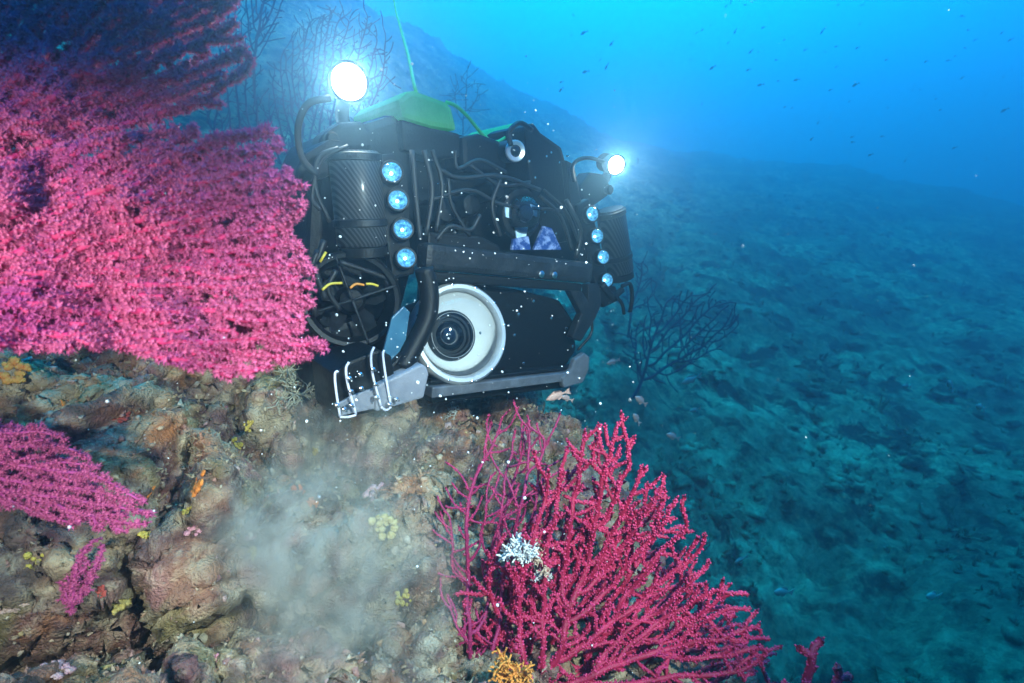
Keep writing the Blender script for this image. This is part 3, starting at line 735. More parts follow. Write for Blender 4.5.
def lathe(name, prof, at, axis, m, parent=None, k=32, smooth=True, cap=True):
    """prof: (radius, height along axis)"""
    at = np.array(at, float); ax = np.array(axis, float); ax /= np.linalg.norm(ax)
    u, v, w = [q[0] for q in frames(ax[None])]; a = np.arange(k) / k * 2 * math.pi; V = []; n = len(prof)
    for r, h in prof: V += [at + ax * h + r * (math.cos(t) * u + math.sin(t) * v) for t in a]
    Fc = [tuple(q) for q in grid_faces(n, k, True)]
    if cap: Fc += [tuple(range(k))[::-1], tuple(range((n - 1) * k, n * k))]
    o = vpart(name, V, Fc, m, parent, smooth=smooth)
    if smooth:
        for p in o.data.polygons:
            if len(p.vertices) > 4: p.use_smooth = False
        try: o.data.set_sharp_from_angle(angle=RAD(40))
        except Exception: pass
    return o
FR = np.array([0, -1.0, 0])

# chassis: dark boxes and plates between the lamp columns
slab('chassis_panel', [(405, 122), (470, 136), (520, 150), (578, 180), (590, 262), (430, 262), (412, 190)], .16, .20, M['black'], bevel=.01)
slab('chassis_shelf', [(428, 232), (480, 236), (500, 246), (500, 260), (428, 258)], .02, .12, M['anod'])
slab('side_hull', [(312, 172), (330, 132), (396, 112), (414, 140), (418, 250), (398, 330), (352, 352), (318, 350), (306, 290)], .12, .30, M['black'], bevel=.02)
# two green floats with a dark tray beneath
fl = slab('float', [(398, 99), (407, 91), (416, 90), (446, 101), (452, 107), (458, 131), (432, 127), (402, 118)], .10, .26, M['green'], bevel=.012)
slab('float_tray', [(401, 119), (432, 128), (459, 133), (466, 156), (436, 160), (404, 150)], .095, .26, M['black'], bevel=.006)
slab('float', [(506, 138), (514, 124), (521, 121), (530, 124), (534, 138), (520, 146)], .13, .22, M['green'], bevel=.01)
slab('top_block', [(462, 136), (480, 133), (500, 140), (508, 158), (505, 176), (464, 172)], .08, .16, M['black'], bevel=.012)
slab('tall_block', [(524, 126), (534, 122), (541, 132), (562, 147), (572, 182), (577, 240), (548, 246), (532, 200)], .05, .16, M['black'], bevel=.01)
slab('mast_plate', [(566, 160), (574, 164), (586, 225), (590, 262), (580, 262), (570, 200)], .03, .02, M['anod'], bevel=.003)
# cross bar under the chassis with its two bolts
a, b = LU(426, 258, -.03), LU(594, 271, -.03)
box('cross_bar', (a[0], -.03, -.104), (b[0], .02, -.048), M['grey'], bevel=.014)
box('cross_bar_lower', (a[0] + .01, -.015, -.128), (b[0] - .02, .02, -.106), M['anod'], bevel=.006)
for px, py in ((540, 274), (553, 275)):
    lathe('bolt', [(.009, 0), (.009, .007), (.005, .009)], LU(px, py, -.03), FR, M['steel'], k=8)
# main camera: housing, silver ring, white cone, lens
rc = LU(462, 333, -.035); axm = FR * 1.0 + np.array([-.16, 0, .28]); axm /= np.linalg.norm(axm)
hs = lathe('camera_housing', [(.098, -.36), (.104, -.35), (.104, -.095), (.100, -.085)], rc, axm, M['black'], k=48)
rg = lathe('port_ring', [(.104, -.045), (.112, -.040), (.114, -.005), (.108, .004), (.100, .004), (.095, -.006), (.0932, -.02), (.0932, -.055)], rc, axm, M['ringmetal'], k=64, cap=False)
lathe('port_cone', [(.0928, -.012), (.089, -.020), (.064, -.060), (.056, -.066)], rc, axm, M['white'], k=64, cap=False)
ln = lathe('camera_lens', [(.058, -.074), (.058, -.052), (.054, -.047), (.050, -.049), (.048, -.058), (.043, -.058), (.041, -.066), (.035, -.066), (.032, -.076), (.027, -.076)], rc, axm, M['anod'], k=48, cap=False)
lathe('lens_glass', [(.033, -.078), (.028, -.068), (.019, -.062), (.009, -.059), (.0005, -.0585)], rc, axm, M['lens'], ln, k=40, cap=False)
lathe('lens_mark_ring', [(.0515, -.0478), (.0522, -.0468), (.0529, -.0476)], rc, axm, M['ringmetal'], ln, k=48, cap=False)
u_, v_, _w = [q[0] for q in frames(axm[None])]
lathe('cone_screw', [(.006, 0), (.005, .003)], rc + .075 * RIGHT[0] * np.array([1, 0, .05]) + axm * (-.040), axm, M['steel'], k=10)
lathe('port_glass', [(.0925, -.006), (.075, .008), (.050, .018), (.025, .023), (.0005, .0245)], rc, axm, M['glass'], rg, k=48, cap=False)
for k in range(12):
    t = k / 12 * 6.2832 + .2
    lathe('ring_screw', [(.0028, -.001), (.0028, .0015), (.0015, .002)], rc + .1085 * (math.cos(t) * u_ + math.sin(t) * v_) + axm * .003, axm, M['steel'], rg, k=7)
slab('camera_housing_box', [(470, 284), (520, 290), (560, 300), (575, 322), (577, 350), (566, 368), (505, 384), (462, 380)], .03, .26, M['black'], bevel=.012)
for px, py in ((533, 301), (518, 314), (514, 335), (551, 318), (566, 328), (572, 346), (523, 363), (540, 377), (558, 372)):
    lathe('housing_screw', [(.0042, -.002), (.0042, .003), (.002, .004)], LU(px, py, .03), FR, M['steel'], k=8)
# brackets
slab('bracket', [(566, 283), (578, 284), (588, 300), (588, 284), (600, 284), (602, 304), (596, 318), (581, 342), (572, 338), (582, 314)], -.01, .025, M['grey'], bevel=.005)
pipe('bracket_arm', [LU(424, 268, -.05), LU(429, 292, -.055), LU(427, 318, -.06), LU(414, 346, -.065), LU(402, 368, -.07)], .020, M['anod'])
slab('bracket_foot', [(384, 372), (404, 352), (420, 356), (416, 372), (388, 384)], -.075, .03, M['anod'], bevel=.006)
# bottom skid
a, b = LU(432, 393, -.06), LU(584, 375, -.06)
for nm, z0, z1, y0, y1, mm in (('skid_bar', -.012, .012, -.06, .0, 'endgrey'), ('skid_lip', .014, .024, -.05, -.02, 'anod')):
    V = []
    for q in (a, b):
        for y in (y0, y1):
            for z in (z0, z1): V.append((q[0], y, q[2] + z))
    vpart(nm, V, [(0, 1, 3, 2), (4, 6, 7, 5), (0, 4, 5, 1), (2, 3, 7, 6), (0, 2, 6, 4), (1, 5, 7, 3)], M[mm], bevel=.004)
slab('skid_end', [(562, 378), (572, 370), (575, 360), (585, 353), (590, 357), (589, 370), (583, 383), (564, 388)], -.065, .018, M['endgrey'], bevel=.005)
slab('skid_plate', [(376, 386), (422, 364), (427, 367), (429, 374), (424, 398), (376, 412)], -.10, .03, M['panel'], bevel=.005)
slab('skid_tray', [(428, 378), (470, 388), (560, 380), (566, 388), (432, 404)], -.03, .2, M['black'], bevel=.006)
# rod rack at the near corner
slab('rack_box', [(334, 374), (348, 362), (378, 350), (392, 356), (398, 392), (394, 408), (338, 420)], -.085, .13, M['black'], bevel=.006)
slab('rack_plate', [(338, 404), (352, 396), (380, 386), (392, 384), (393, 405), (341, 416)], -.092, .006, M['panel'], bevel=.002)
for pts in ([(338, 371), (335, 374), (336, 390), (340, 416)], [(349, 362), (346, 369), (348, 385), (356, 414)], [(374, 347), (371, 356), (373, 376), (381, 406)], [(384, 350), (383, 356), (386, 378), (391, 406)], [(381, 407), (386, 410), (391, 407)], [(340, 417), (348, 417), (356, 415)]):
    pipe('rack_rod', [LU(px, py, -.105) for px, py in pts], .0023, M['rodwhite'], k=8)
for px, py in ((337, 405), (351, 405), (349, 378), (351, 391), (373, 369), (375, 384), (376, 397), (389, 404), (360, 374), (361, 388), (396, 399), (344, 409)):
    k_ = lathe('wing_nut', [(.0042, -.004), (.0042, .003), (.0020, .005), (.0020, .012)], LU(px, py, -.108), FR, M['steel'], k=8)
slab('guard_sheet', [(384, 350), (392, 318), (404, 306), (410, 312), (406, 340), (392, 366)], -.06, .006, M['tube_blue'], bevel=.002)
# lamp columns, four lamps each
def column(spots, y0, sgn):
    ctr = [LU(px, py, y0) for px, py in spots]
    d = (ctr[-1] - ctr[0]); d /= np.linalg.norm(d); e = np.cross(d, FR); e /= np.linalg.norm(e)
    s, t = ctr[0] - d * .035, ctr[-1] + d * .04; V = []
    for q in (s, t):
        for a_ in (-.026, .026):
            for b_ in (.020, .045): V.append(q + e * a_ - FR * b_)
    rail = vpart('lamp_rail', V, [(0, 1, 3, 2), (4, 6, 7, 5), (0, 4, 5, 1), (2, 3, 7, 6), (0, 2, 6, 4), (1, 5, 7, 3)], M['anod'], bevel=.006)
    for c in ctr:
        ax = FR + np.array([-.35, 0, .12]); ax /= np.linalg.norm(ax)
        L_ = lathe('lamp_unit', [(.020, -.03), (.023, -.026), (.023, .0), (.0215, .003), (.019, .003), (.0185, -.001)], c, ax, M['anod'], k=24, cap=False)
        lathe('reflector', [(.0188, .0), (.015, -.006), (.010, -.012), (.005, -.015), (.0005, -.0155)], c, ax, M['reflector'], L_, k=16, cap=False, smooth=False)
        lathe('chip', [(.0036, -.0145), (.0036, -.011), (.0026, -.010)], c, ax, M['chip'], L_, k=8)
        lathe('bezel', [(.0205, .0015), (.0205, .005), (.0190, .005), (.0186, .0015)], c, ax, M['anod'], L_, k=24, cap=False)
        lathe('lamp_glass', [(.0192, .001), (.0165, .008), (.011, .013), (.005, .0155), (.0005, .016)], c, ax, M['glass'], L_, k=24, cap=False)
column([(392, 172), (398, 200), (403, 229), (406, 258)], -.0, -1)
column([(592, 214), (597, 236), (603, 257), (607, 280)], -.0, 1)
# carbon fibre bottles beside the columns
def bottle(p0, p1, y, r, sleeve=True):
    a_, b_ = LU(*p0, y), LU(*p1, y); d = b_ - a_; L_ = np.linalg.norm(d)
    c_ = lathe('carbon_cylinder', [(r * .9, 0), (r, .006), (r, L_ - .006), (r * .9, L_)], a_, d, M['carbon'], k=40)
    for t in (.02, .70 if sleeve else .93): lathe('cylinder_band', [(r * 1.0, L_ * t), (r * 1.07, L_ * t + .002), (r * 1.07, L_ * t + .014), (r * 1.0, L_ * t + .016)], a_, d, M['grey'], c_, k=40)
    lathe('end_cap', [(r * .8, L_), (r * .96, L_ + .002), (r * .96, L_ + .02), (r * .5, L_ + .026)], a_, d, M['anod'], c_, k=32)
bottle((354, 152), (363, 246), .05, .050)
bottle((610, 209), (620, 272), .05, .042)
# bigger dark drums on the near side
tc_ = LU(352, 300, .02); tax = np.array([-.30, -1, .12]); tax /= np.linalg.norm(tax)
lathe('thruster_duct', [(.078, -.10), (.092, -.10), (.098, -.04), (.098, -.005), (.092, .004), (.084, .002), (.078, -.03), (.076, -.10), (.078, -.10)], tc_, tax, M['anod'], k=40, cap=False)
lathe('thruster_hub', [(.030, -.10), (.030, -.03), (.022, -.010), (.0005, -.002)], tc_, tax, M['black'], k=24)
tu, tv_, _q = [q[0] for q in frames(tax[None])]
for k in range(5):      # propeller blades, pitched
    t = k * 1.2566 + .3; rd_ = math.cos(t) * tu + math.sin(t) * tv_; tg = -math.sin(t) * tu + math.cos(t) * tv_
    base_ = tc_ - tax * .045; V = []
    for rr_, wd2 in ((.026, .014), (.050, .022), (.073, .016)):
        for sg in (-1, 1):
            p = base_ + rd_ * rr_ + sg * (tg * wd2 + tax * wd2 * .55); V += [p + tax * .0015, p - tax * .0015]
    vpart('propeller_blade', V, [(0, 2, 6, 4), (4, 6, 10, 8), (1, 5, 7, 3), (5, 9, 11, 7), (0, 4, 5, 1), (4, 8, 9, 5), (2, 3, 7, 6), (6, 7, 11, 10), (8, 10, 11, 9), (0, 1, 3, 2)], M['grey'])
for t in (.4, 1.97, 3.54, 5.11):
    rd_ = math.cos(t) * tu + math.sin(t) * tv_
    pipe('guard_bar', [tc_ + tax * .006, tc_ + tax * .004 + rd_ * .05, tc_ + tax * .002 + rd_ * .092], .0028, M['grey'], k=6)
lathe('side_drum', [(.05, 0), (.062, .01), (.062, .16), (.05, .17)], LU(306, 364, .12), np.array([1, .2, .1]), M['black'], k=32)
slab('shoulder_block', [(298, 168), (306, 152), (330, 138), (346, 140), (350, 168), (322, 180), (296, 184)], .06, .10, M['black'], bevel=.012)
slab('lower_skirt', [(312, 330), (352, 320), (396, 326), (392, 352), (350, 366), (318, 372)], .06, .16, M['black'], bevel=.015)
# lamp heads
def lamp_head(px, py, y, r, mlit, arm, watts, turn=(.10, 0, .05)):
    c = LU(px, py, y); w = np.array([RX @ -(RP + RX * c[0] + RY * c[1] + RZ * c[2]), RY @ -(RP + RX * c[0] + RY * c[1] + RZ * c[2]), RZ @ -(RP + RX * c[0] + RY * c[1] + RZ * c[2])])
    w /= np.linalg.norm(w); ax = w + np.array(turn); ax /= np.linalg.norm(ax)
    h = lathe('lamp_head', [(r * .55, -.10), (r * .9, -.095), (r * .95, -.05), (r * 1.18, -.035), (r * 1.2, .004), (r * 1.02, .004), (r, -.004)], c, ax, M['anod'], k=32, cap=False)
    for t in (-.088, -.078, -.068, -.058): lathe('cooling_fin', [(r * .9, t), (r * 1.12, t + .001), (r * 1.12, t + .004), (r * .9, t + .005)], c, ax, M['anod'], h, k=32, cap=False)
    lathe('lamp_face', [(r, -.003), (r * .6, .002), (.0005, .003)], c, ax, mlit, h, k=32, cap=False)
    l = bpy.data.lights.new('lamp_beam', 'SPOT'); o = bpy.data.objects.new('lamp_beam', l); COL.objects.link(o)
    wl = loc2w(c + ax * .012); wd_ = c2w @ (RX * ax[0] + RY * ax[1] + RZ * ax[2]); o.location = wl
    o.rotation_euler = Vector(-wd_).to_track_quat('Z', 'Y').to_euler()
    l.energy = watts; l.spot_size = RAD(130); l.spot_blend = .8; l.shadow_soft_size = r * .8; l.color = (1, .97, .9)
    pipe('lamp_arm', [LU(*q, yy) for *q, yy in arm], .014, M['anod'], h)
    return c
lamp_head(349, 82, .07, .031, M['lamp_left'], [(346, 92, .16), (342, 116, .14), (350, 140, .12)], 3.5)
lamp_head(616, 165, .07, .024, M['lamp_right'], [(610, 168, .16), (602, 186, .14), (592, 196, .13), (584, 212, .12)], 5, (.5, .1, .05))
slab('lamp_bracket', [(582, 206), (581, 186), (590, 172), (604, 174), (611, 186), (608, 196), (594, 206)], .10, .05, M['anod'], bevel=.008)
slab('lamp_bracket', [(318, 152), (322, 134), (340, 122), (362, 120), (376, 134), (374, 150)], .09, .06, M['anod'], bevel=.01)
lathe('clamp_knob', [(.012, 0), (.014, .004), (.014, .016), (.010, .020)], LU(606, 190, .10), FR, M['black'], k=16)
lathe('clamp_knob', [(.012, 0), (.014, .004), (.014, .016), (.010, .020)], LU(330, 140, .09), FR, M['black'], k=16)
for pts, r in (([(318, 176), (302, 158), (298, 128), (308, 104), (330, 98)], .006), ([(574, 182), (572, 168), (578, 160), (590, 158), (604, 162)], .005),
               ([(511, 146), (509, 132), (520, 123), (532, 130)], .006), ([(338, 148), (318, 158), (316, 190), (330, 222)], .004), ([(320, 210), (312, 196), (322, 160), (348, 146)], .004),
               ([(440, 170), (460, 178), (500, 176), (540, 190)], .005), ([(430, 200), (470, 190), (505, 205), (560, 210)], .004), ([(455, 150), (458, 168), (480, 160), (506, 172)], .004),
               ([(566, 200), (580, 230), (576, 258)], .006), ([(336, 270), (328, 290), (340, 310)], .005), ([(586, 300), (592, 330), (578, 350)], .004),
               ([(480, 215), (470, 230), (450, 226), (436, 240)], .005), ([(424, 150), (432, 190), (426, 236)], .006), ([(432, 150), (442, 186), (436, 232)], .005), ([(540, 196), (560, 216), (572, 250)], .005),
               ([(544, 190), (566, 212), (580, 246)], .004), ([(500, 180), (492, 206), (500, 236)], .005), ([(448, 178), (452, 206), (470, 236)], .004), ([(324, 240), (316, 270), (326, 300)], .006), ([(318, 250), (308, 280), (316, 316)], .005),
               ([(340, 262), (370, 272), (396, 282)], .005), ([(386, 280), (396, 300), (388, 330)], .006), ([(412, 150), (416, 200), (420, 240)], .006), ([(470, 165), (500, 185), (530, 182)], .004)):
    pipe('cable', [LU(px, py, .02) for px, py in pts], r, M['rubber'], k=8)
for pts, mm in (([(322, 290), (330, 284), (342, 283)], 'yellow'), ([(350, 288), (356, 284), (364, 285)], 'orange'), ([(366, 284), (372, 284), (378, 286)], 'yellow'), ([(320, 262), (326, 252)], 'yellow')):
    pipe('cable_tie', [LU(px, py, .0) for px, py in pts], .0026, M[mm], k=6)
# pan camera with silver ring, black dome and odd fittings on the front
c = LU(515, 151, .03)
pc = lathe('pan_camera', [(.020, .09), (.026, .085), (.026, .01), (.024, .0), (.022, -.004)], c, -FR + np.array([.25, 0, .1]), M['black'], k=28)
ax = FR + np.array([-.25, 0, -.1])
lathe('camera_ring', [(.0245, -.004), (.0245, .004), (.022, .006), (.0135, .004), (.013, .0)], c, ax, M['ringmetal'], pc, k=32, cap=False)
lathe('camera_glass', [(.0135, .002), (.008, .005), (.0005, .006)], c, ax, M['lens'], pc, k=24, cap=False)
c = LU(522, 214, .03)
dm = lathe('dome_base', [(.050, -.03), (.060, -.02), (.060, .0), (.050, .003)], c, FR, M['anod'], k=40)
lathe('dome', [(.048 * math.cos(t), .048 * math.sin(t)) for t in np.linspace(0, 1.55, 10)], c, FR + np.array([-.2, 0, .1]), M['glass'], dm, k=40, cap=False)
lathe('dome_eye', [(.022, .0), (.022, .02), (.016, .028), (.0005, .03)], c, FR + np.array([-.2, 0, .1]), M['lens'], dm, k=24, cap=False)
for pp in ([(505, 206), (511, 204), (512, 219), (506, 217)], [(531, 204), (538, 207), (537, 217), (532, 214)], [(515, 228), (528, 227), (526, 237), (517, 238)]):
    slab('dome_glint_patch', pp, .022, .004, M['domeglint'], dm, bevel=0)  # reflections on the dome modelled as thin pale slabs
slab('mottled_plate', [(514, 239), (529, 236), (531, 250), (512, 250)], .015, .01, M['blueplate'], bevel=.002)  # small plates in mottled dark and pale blue
slab('mottled_plate', [(534, 250), (544, 226), (552, 228), (562, 250)], .02, .01, M['blueplate'], bevel=.002)
for px, py, r in ((445, 210, .03), (470, 205, .026), (496, 190, .022)):
    lathe('canister', [(r * .8, -.09), (r, -.085), (r, .0), (r * .85, .008), (r * .5, .010)], LU(px, py, .05), FR + np.array([0, 0, .1]), M['black'], k=24)
rs = np.random.RandomState(17)
for k in range(26):
    px, py = rs.uniform(432, 575), rs.uniform(150, 245)
    lathe('screw_head', [(.0032, -.002), (.0032, .003), (.0015, .004)], LU(px, py, .05 if 524 < px < 572 else .155), FR, M['steel'], k=7)
# small gripper at the far corner
pipe('gripper_arm', [LU(602, 284, .0), LU(612, 296, .0), LU(622, 290, .0)], .010, M['anod'])
slab('gripper_block', [(598, 290), (616, 286), (620, 300), (604, 308)], .0, .04, M['black'], bevel=.006)
pipe('gripper_finger', [LU(622, 286, -.01), LU(630, 284, -.012), LU(632, 298, -.014), LU(630, 312, -.012)], .006, M['anod'])
pipe('gripper_finger', [LU(616, 296, -.01), LU(622, 304, -.012), LU(624, 314, -.012)], .005, M['anod'])

# green tether: up to the surface, and the slack on the float
def wtube(name, pts, r, m, k=10):
    p = smooth_path(pts, 10); V, Fq, Ft, *_ = tube_np(p, r, k, False); o0 = p[0]
    o = mesh_np(name, V - o0, Fq, m); o.location = tuple(o0); return o
tw = lambda px, py, y: loc2w(LU(px, py, y))
o = wtube('tether', [tw(417, 94, .2), tw(414, 84, .2), P(408, 55, 1.3), P(399, 22, 1.5), P(392, -10, 1.75), P(372, -130, 2.6)], .0042, M['tether'])
tag(o, 'green tether cable running up from the float to the top edge', 'cable')
o = wtube('tether_tail', [tw(446, 102, .12), tw(456, 106, .1), tw(468, 117, .1), tw(484, 136, .1), tw(496, 142, .1), tw(508, 136, .14)], .0042, M['tether'])
tag(o, 'short yellow green cable looped between the two floats', 'cable')

# ------------------------------------------------------------------ sponges and other single growths on the ledge
def lump_mesh(name, px, py, wpx, color, color2, label, cat, seed, kind='blob', hgt=.42, group=None, aspect=1.0):
    h, n = hit(px, py); d = float((h - CAM) @ FWD); r = wpx / F * d / 2
    rs = np.random.RandomState(seed); m = mat(name + '_skin', color, color2, 60 / max(r * 20, .3), .75, bump=.5, bscale=300, ramp=(.3, .7))
    root = empty(name, h); tag(root, label, cat, group)
    u, v, w = [q[0] for q in frames(n[None])]
    if kind == 'blob':       # several fused cushions, each a lobe
        tv, tf = ico(3); nl = rs.randint(15, 22)
        for k in range(nl):
            a = rs.rand() * 6.283; q = r * .85 * math.sqrt(rs.rand()); s = r * rs.uniform(.12, .30)
            t = tv * (1 + .8 * fbm(tv * 3.2 + seed + 7 * k, 4)[:, None]); t = t * np.array([1, aspect, hgt]) * s
            V = (t[:, 0:1] + q * math.cos(a)) * u + (t[:, 1:2] + q * math.sin(a) * aspect) * v + t[:, 2:3] * w
            mesh_np('lobe', V, tf, m, root)
    else:                    # finely forked lace: many short forking twigs, each main twig a part
        up = w * .6 + UP * .5 - FWD * .35; up /= np.linalg.norm(up)
        for k in range(9 if kind == 'lace' else 6):
            Vs, Fs, b = [], [], 0
            d0 = up + .75 * rs.normal(size=3); d0 /= np.linalg.norm(d0)
            st = [(u * r * .25 * rs.normal() + v * r * .25 * rs.normal(), d0, 0)]
            while st:
                p0, dr, lv = st.pop(); L_ = r * (.5 if lv == 0 else .30) * rs.uniform(.7, 1.2); pts = [p0]
                for s in range(4):
                    dr = dr + .22 * rs.normal(size=3); dr /= np.linalg.norm(dr); pts.append(pts[-1] + dr * L_ / 4)
                rad_ = r * (.075, .06, .05, .042)[lv] if kind == 'lace' else r * (.04, .028, .02, .014)[lv]
                V, Fq, Ft, *_ = tube_np(np.array(pts), rad_, 5); Vs.append(V); Fs.append(np.concatenate([q2t(Fq), Ft]) + b); b += len(V)
                if lv < 3:
                    for s in range(3 if lv < 2 else 2):
                        nd_ = dr + .75 * rs.normal(size=3); nd_ /= np.linalg.norm(nd_); st.append((pts[-1 - s % 3], nd_, lv + 1))
            mesh_np('twig', np.concatenate(Vs), np.concatenate(Fs), m, root)
    return root
W_, B_ = (.78, .76, .70), (.88, .87, .82)
def at_depth(root, px, py, d): root.location = tuple(P(px, py, d))
o = lump_mesh('lace_coral', 520, 553, 34, W_, B_, 'white lacy bryozoan clump among the red sea fan branches', 'bryozoan', 1, 'lace'); at_depth(o, 520, 557, .80)
o = lump_mesh('lace_coral', 540, 552, 24, (.55, .38, .25), (.70, .50, .36), 'beige lacy bryozoan clump right beside the white one', 'bryozoan', 2, 'lace'); at_depth(o, 541, 555, .82)
o = lump_mesh('lace_coral', 541, 574, 16, W_, B_, 'tiny white lacy bryozoan just below the beige one', 'bryozoan', 3, 'lace'); at_depth(o, 541, 576, .82)
o = lump_mesh('orange_sponge', 514, 674, 40, (.70, .22, .03), (.80, .34, .06), 'ragged orange sponge at the bottom edge under the red sea fan', 'sponge', 4, 'lace', aspect=.8); at_depth(o, 512, 676, .70)
lump_mesh('hydroid', 290, 392, 62, (.34, .30, .20), (.46, .40, .28), 'pale twiggy hydroid beside the white rod rack', 'hydroid', 5, 'twig')
lump_mesh('hydroid', 455, 414, 20, (.60, .60, .55), (.75, .75, .70), 'small whitish hydroid under the skid', 'hydroid', 6, 'twig')
O1, O2 = (.62, .15, .02), (.75, .26, .04); Y1, Y2 = (.40, .26, .03), (.56, .40, .08); K1, K2 = (.46, .16, .20), (.58, .28, .30); R1, R2 = (.34, .04, .03), (.46, .08, .05)
for i, (px, py, wp, c1, c2, nm, lb) in enumerate((
        (150, 494, 20, O1, O2, 'orange_sponge', 'bright orange sponge at the tip of the flat violet sea fan'),
        (198, 484, 32, O1, O2, 'orange_sponge', 'wide orange sponge in the middle of the ledge'),
        (190, 512, 16, Y1, Y2, 'orange_sponge', 'amber sponge just below the wide orange one'),
        (197, 528, 24, K1, K2, 'pink_sponge', 'pink sponge below the amber one on the ledge'),
        (250, 426, 14, Y1, Y2, 'yellow_sponge', 'yellow sponge above the silt cloud near the hydroid'),
        (235, 446, 16, Y1, Y2, 'yellow_sponge', 'yellow sponge left of and below the one by the hydroid'),
        (315, 452, 10, Y1, Y2, 'yellow_sponge', 'small yellow sponge below the rod rack'),
        (147, 534, 16, Y1, Y2, 'yellow_sponge', 'yellow sponge under the flat violet fan tip'),
        (252, 552, 18, Y1, Y2, 'yellow_sponge', 'yellow sponge at the left rim of the silt cloud'),
        (120, 600, 26, Y1, (.62, .50, .20), 'yellow_sponge', 'pale yellow sponge over the dark hollow at lower left'),
        (35, 560, 22, (.42, .32, .04), (.5, .4, .08), 'yellow_sponge', 'mustard sponge left of the small violet sprig'),
        (14, 372, 30, O1, Y2, 'orange_sponge', 'orange yellow sponge on the left edge under the big fan'),
        (68, 402, 18, O1, O2, 'orange_sponge', 'faint orange sponge on the pale rock under the big fan'),
        (100, 592, 14, R1, R2, 'red_sponge', 'dark red sponge right of the small violet sprig'),
        (120, 418, 22, R1, R2, 'red_sponge', 'dark red sponge on the upper ledge'),
        (298, 490, 16, R1, O1, 'red_sponge', 'rusty sponge seen at the edge of the silt'),
        (312, 504, 14, R1, O2, 'red_sponge', 'rusty sponge just right of another in the silt'),
        (375, 492, 26, K1, (.72, .50, .44), 'pink_sponge', 'pale pink sponge behind the silt cloud'),
        (382, 528, 30, Y1, (.66, .55, .25), 'yellow_sponge', 'yellowish sponge behind the silt cloud'),
        (425, 436, 12, Y1, Y2, 'yellow_sponge', 'small yellow sponge under the skid bar'),
        (404, 598, 20, Y1, (.5, .42, .1), 'yellow_sponge', 'dull yellow sponge low behind the silt'),
        (216, 662, 16, K1, K2, 'pink_sponge', 'pink sponge at the bottom edge left of the silt'),
        (10, 610, 34, (.50, .32, .25), (.62, .42, .34), 'pink_sponge', 'pale salmon sponge at the lower left edge'),
        (60, 668, 30, K1, (.66, .46, .40), 'pink_sponge', 'dusty pink sponge in the bottom left corner'))):
    lump_mesh(nm, px, py, wp, c1, c2, lb, 'sponge', 100 + i)

# ------------------------------------------------------------------ fish
M['fish_dark'] = mat('dark_fish_skin', (.02, .03, .04), (.05, .06, .07), 20, .5)
M['fish_red'] = mat('rosy_fish_skin', (.62, .34, .28), (.78, .50, .44), 30, .4)
def fish_geo():
    xs = np.linspace(0, 1, 9); hh = np.array([.012, .085, .135, .155, .15, .125, .085, .045, .032]); ww = hh * .45
    k = 8; a = np.arange(k) / k * 2 * math.pi; V = []
    for x, h, w in zip(xs * .78, hh, ww): V += [(x - .4, w * math.cos(t), h * math.sin(t)) for t in a]
    Fb = [tuple(q) for q in grid_faces(9, k, True)] + [tuple(range(k)), tuple(range(8 * k, 9 * k))]
    def fin(poly, th=.006):
        n = len(poly); v = [(x, th, z) for x, z in poly] + [(x, -th, z) for x, z in poly]
        return v, [tuple(range(n)), tuple(range(2 * n - 1, n - 1, -1))] + [(i, i + n, (i + 1) % n + n, (i + 1) % n) for i in range(n)]
    return (V, Fb), fin([(.36, .03), (.60, .15), (.54, .0), (.60, -.15), (.36, -.03)]), fin([(-.2, .13), (-.05, .21), (.2, .16), (.26, .07), (.0, .12)]), fin([(.0, -.12), (.1, -.20), (.22, -.14), (.24, -.06)])
(bV, bF), (tV, tF), (dV, dF), (aV, aF) = fish_geo()
def join(*ps):
    V = []; Fc = []
    for v, f in ps: b = len(V); V += list(v); Fc += [tuple(i + b for i in q) for q in f]
    return V, Fc
def place(o, px, py, d, length, roll, yaw):
    """fish body lies across the view, rolled by roll in the image and turned by yaw"""
    o.location = tuple(P(px, py, d)); o.scale = (length,) * 3
    ax = math.cos(roll) * RIGHT + math.sin(roll) * np.array([0, 0, 1.0]); ax = ax * math.cos(yaw) + np.array([0, 1.0, 0]) * math.sin(yaw)
    o.rotation_euler = Vector(ax).to_track_quat('X', 'Z').to_euler()
# rosy fish over the slope, each with fins
pb = None
near_fish = [(556, 396, 1.9, 22, .25, 'rosy fish right under the end of the skid'), (566, 398, 2.3, 13, -.5, 'small rosy fish close beside the one under the skid'), (640, 400, 2.6, 16, -.7, 'rosy fish above the red fan near its topmost tips'),
             (672, 436, 2.6, 16, -.5, 'rosy fish at the right of the red fan tips'), (636, 418, 2.7, 15, -1.0, 'rosy fish diving behind the red fan tips'), (690, 380, 3.0, 20, .25, 'rosy fish below the dark purple fan'),
             (782, 592, 3.0, 24, -.35, 'rosy fish above the bottom edge right of the red fan'), (932, 596, 3.4, 22, -.35, 'rosy fish low on the right over the dark slope'), (740, 560, 3.0, 14, .2, 'small rosy fish over pale slope right of the red fan'),
             (950, 385, 3.2, 18, -.7, 'grey fish at the right in front of the blue slope'), (980, 407, 3.2, 16, -.4, 'grey fish nearest the right edge'), (906, 386, 4.0, 12, -.2, 'small grey fish left of the two at the right'),
             (612, 362, 3.0, 13, .2, 'rosy fish between skid end and dark purple fan'), (694, 410, 3.0, 11, .1, 'tiny rosy fish below the long one under the purple fan')]
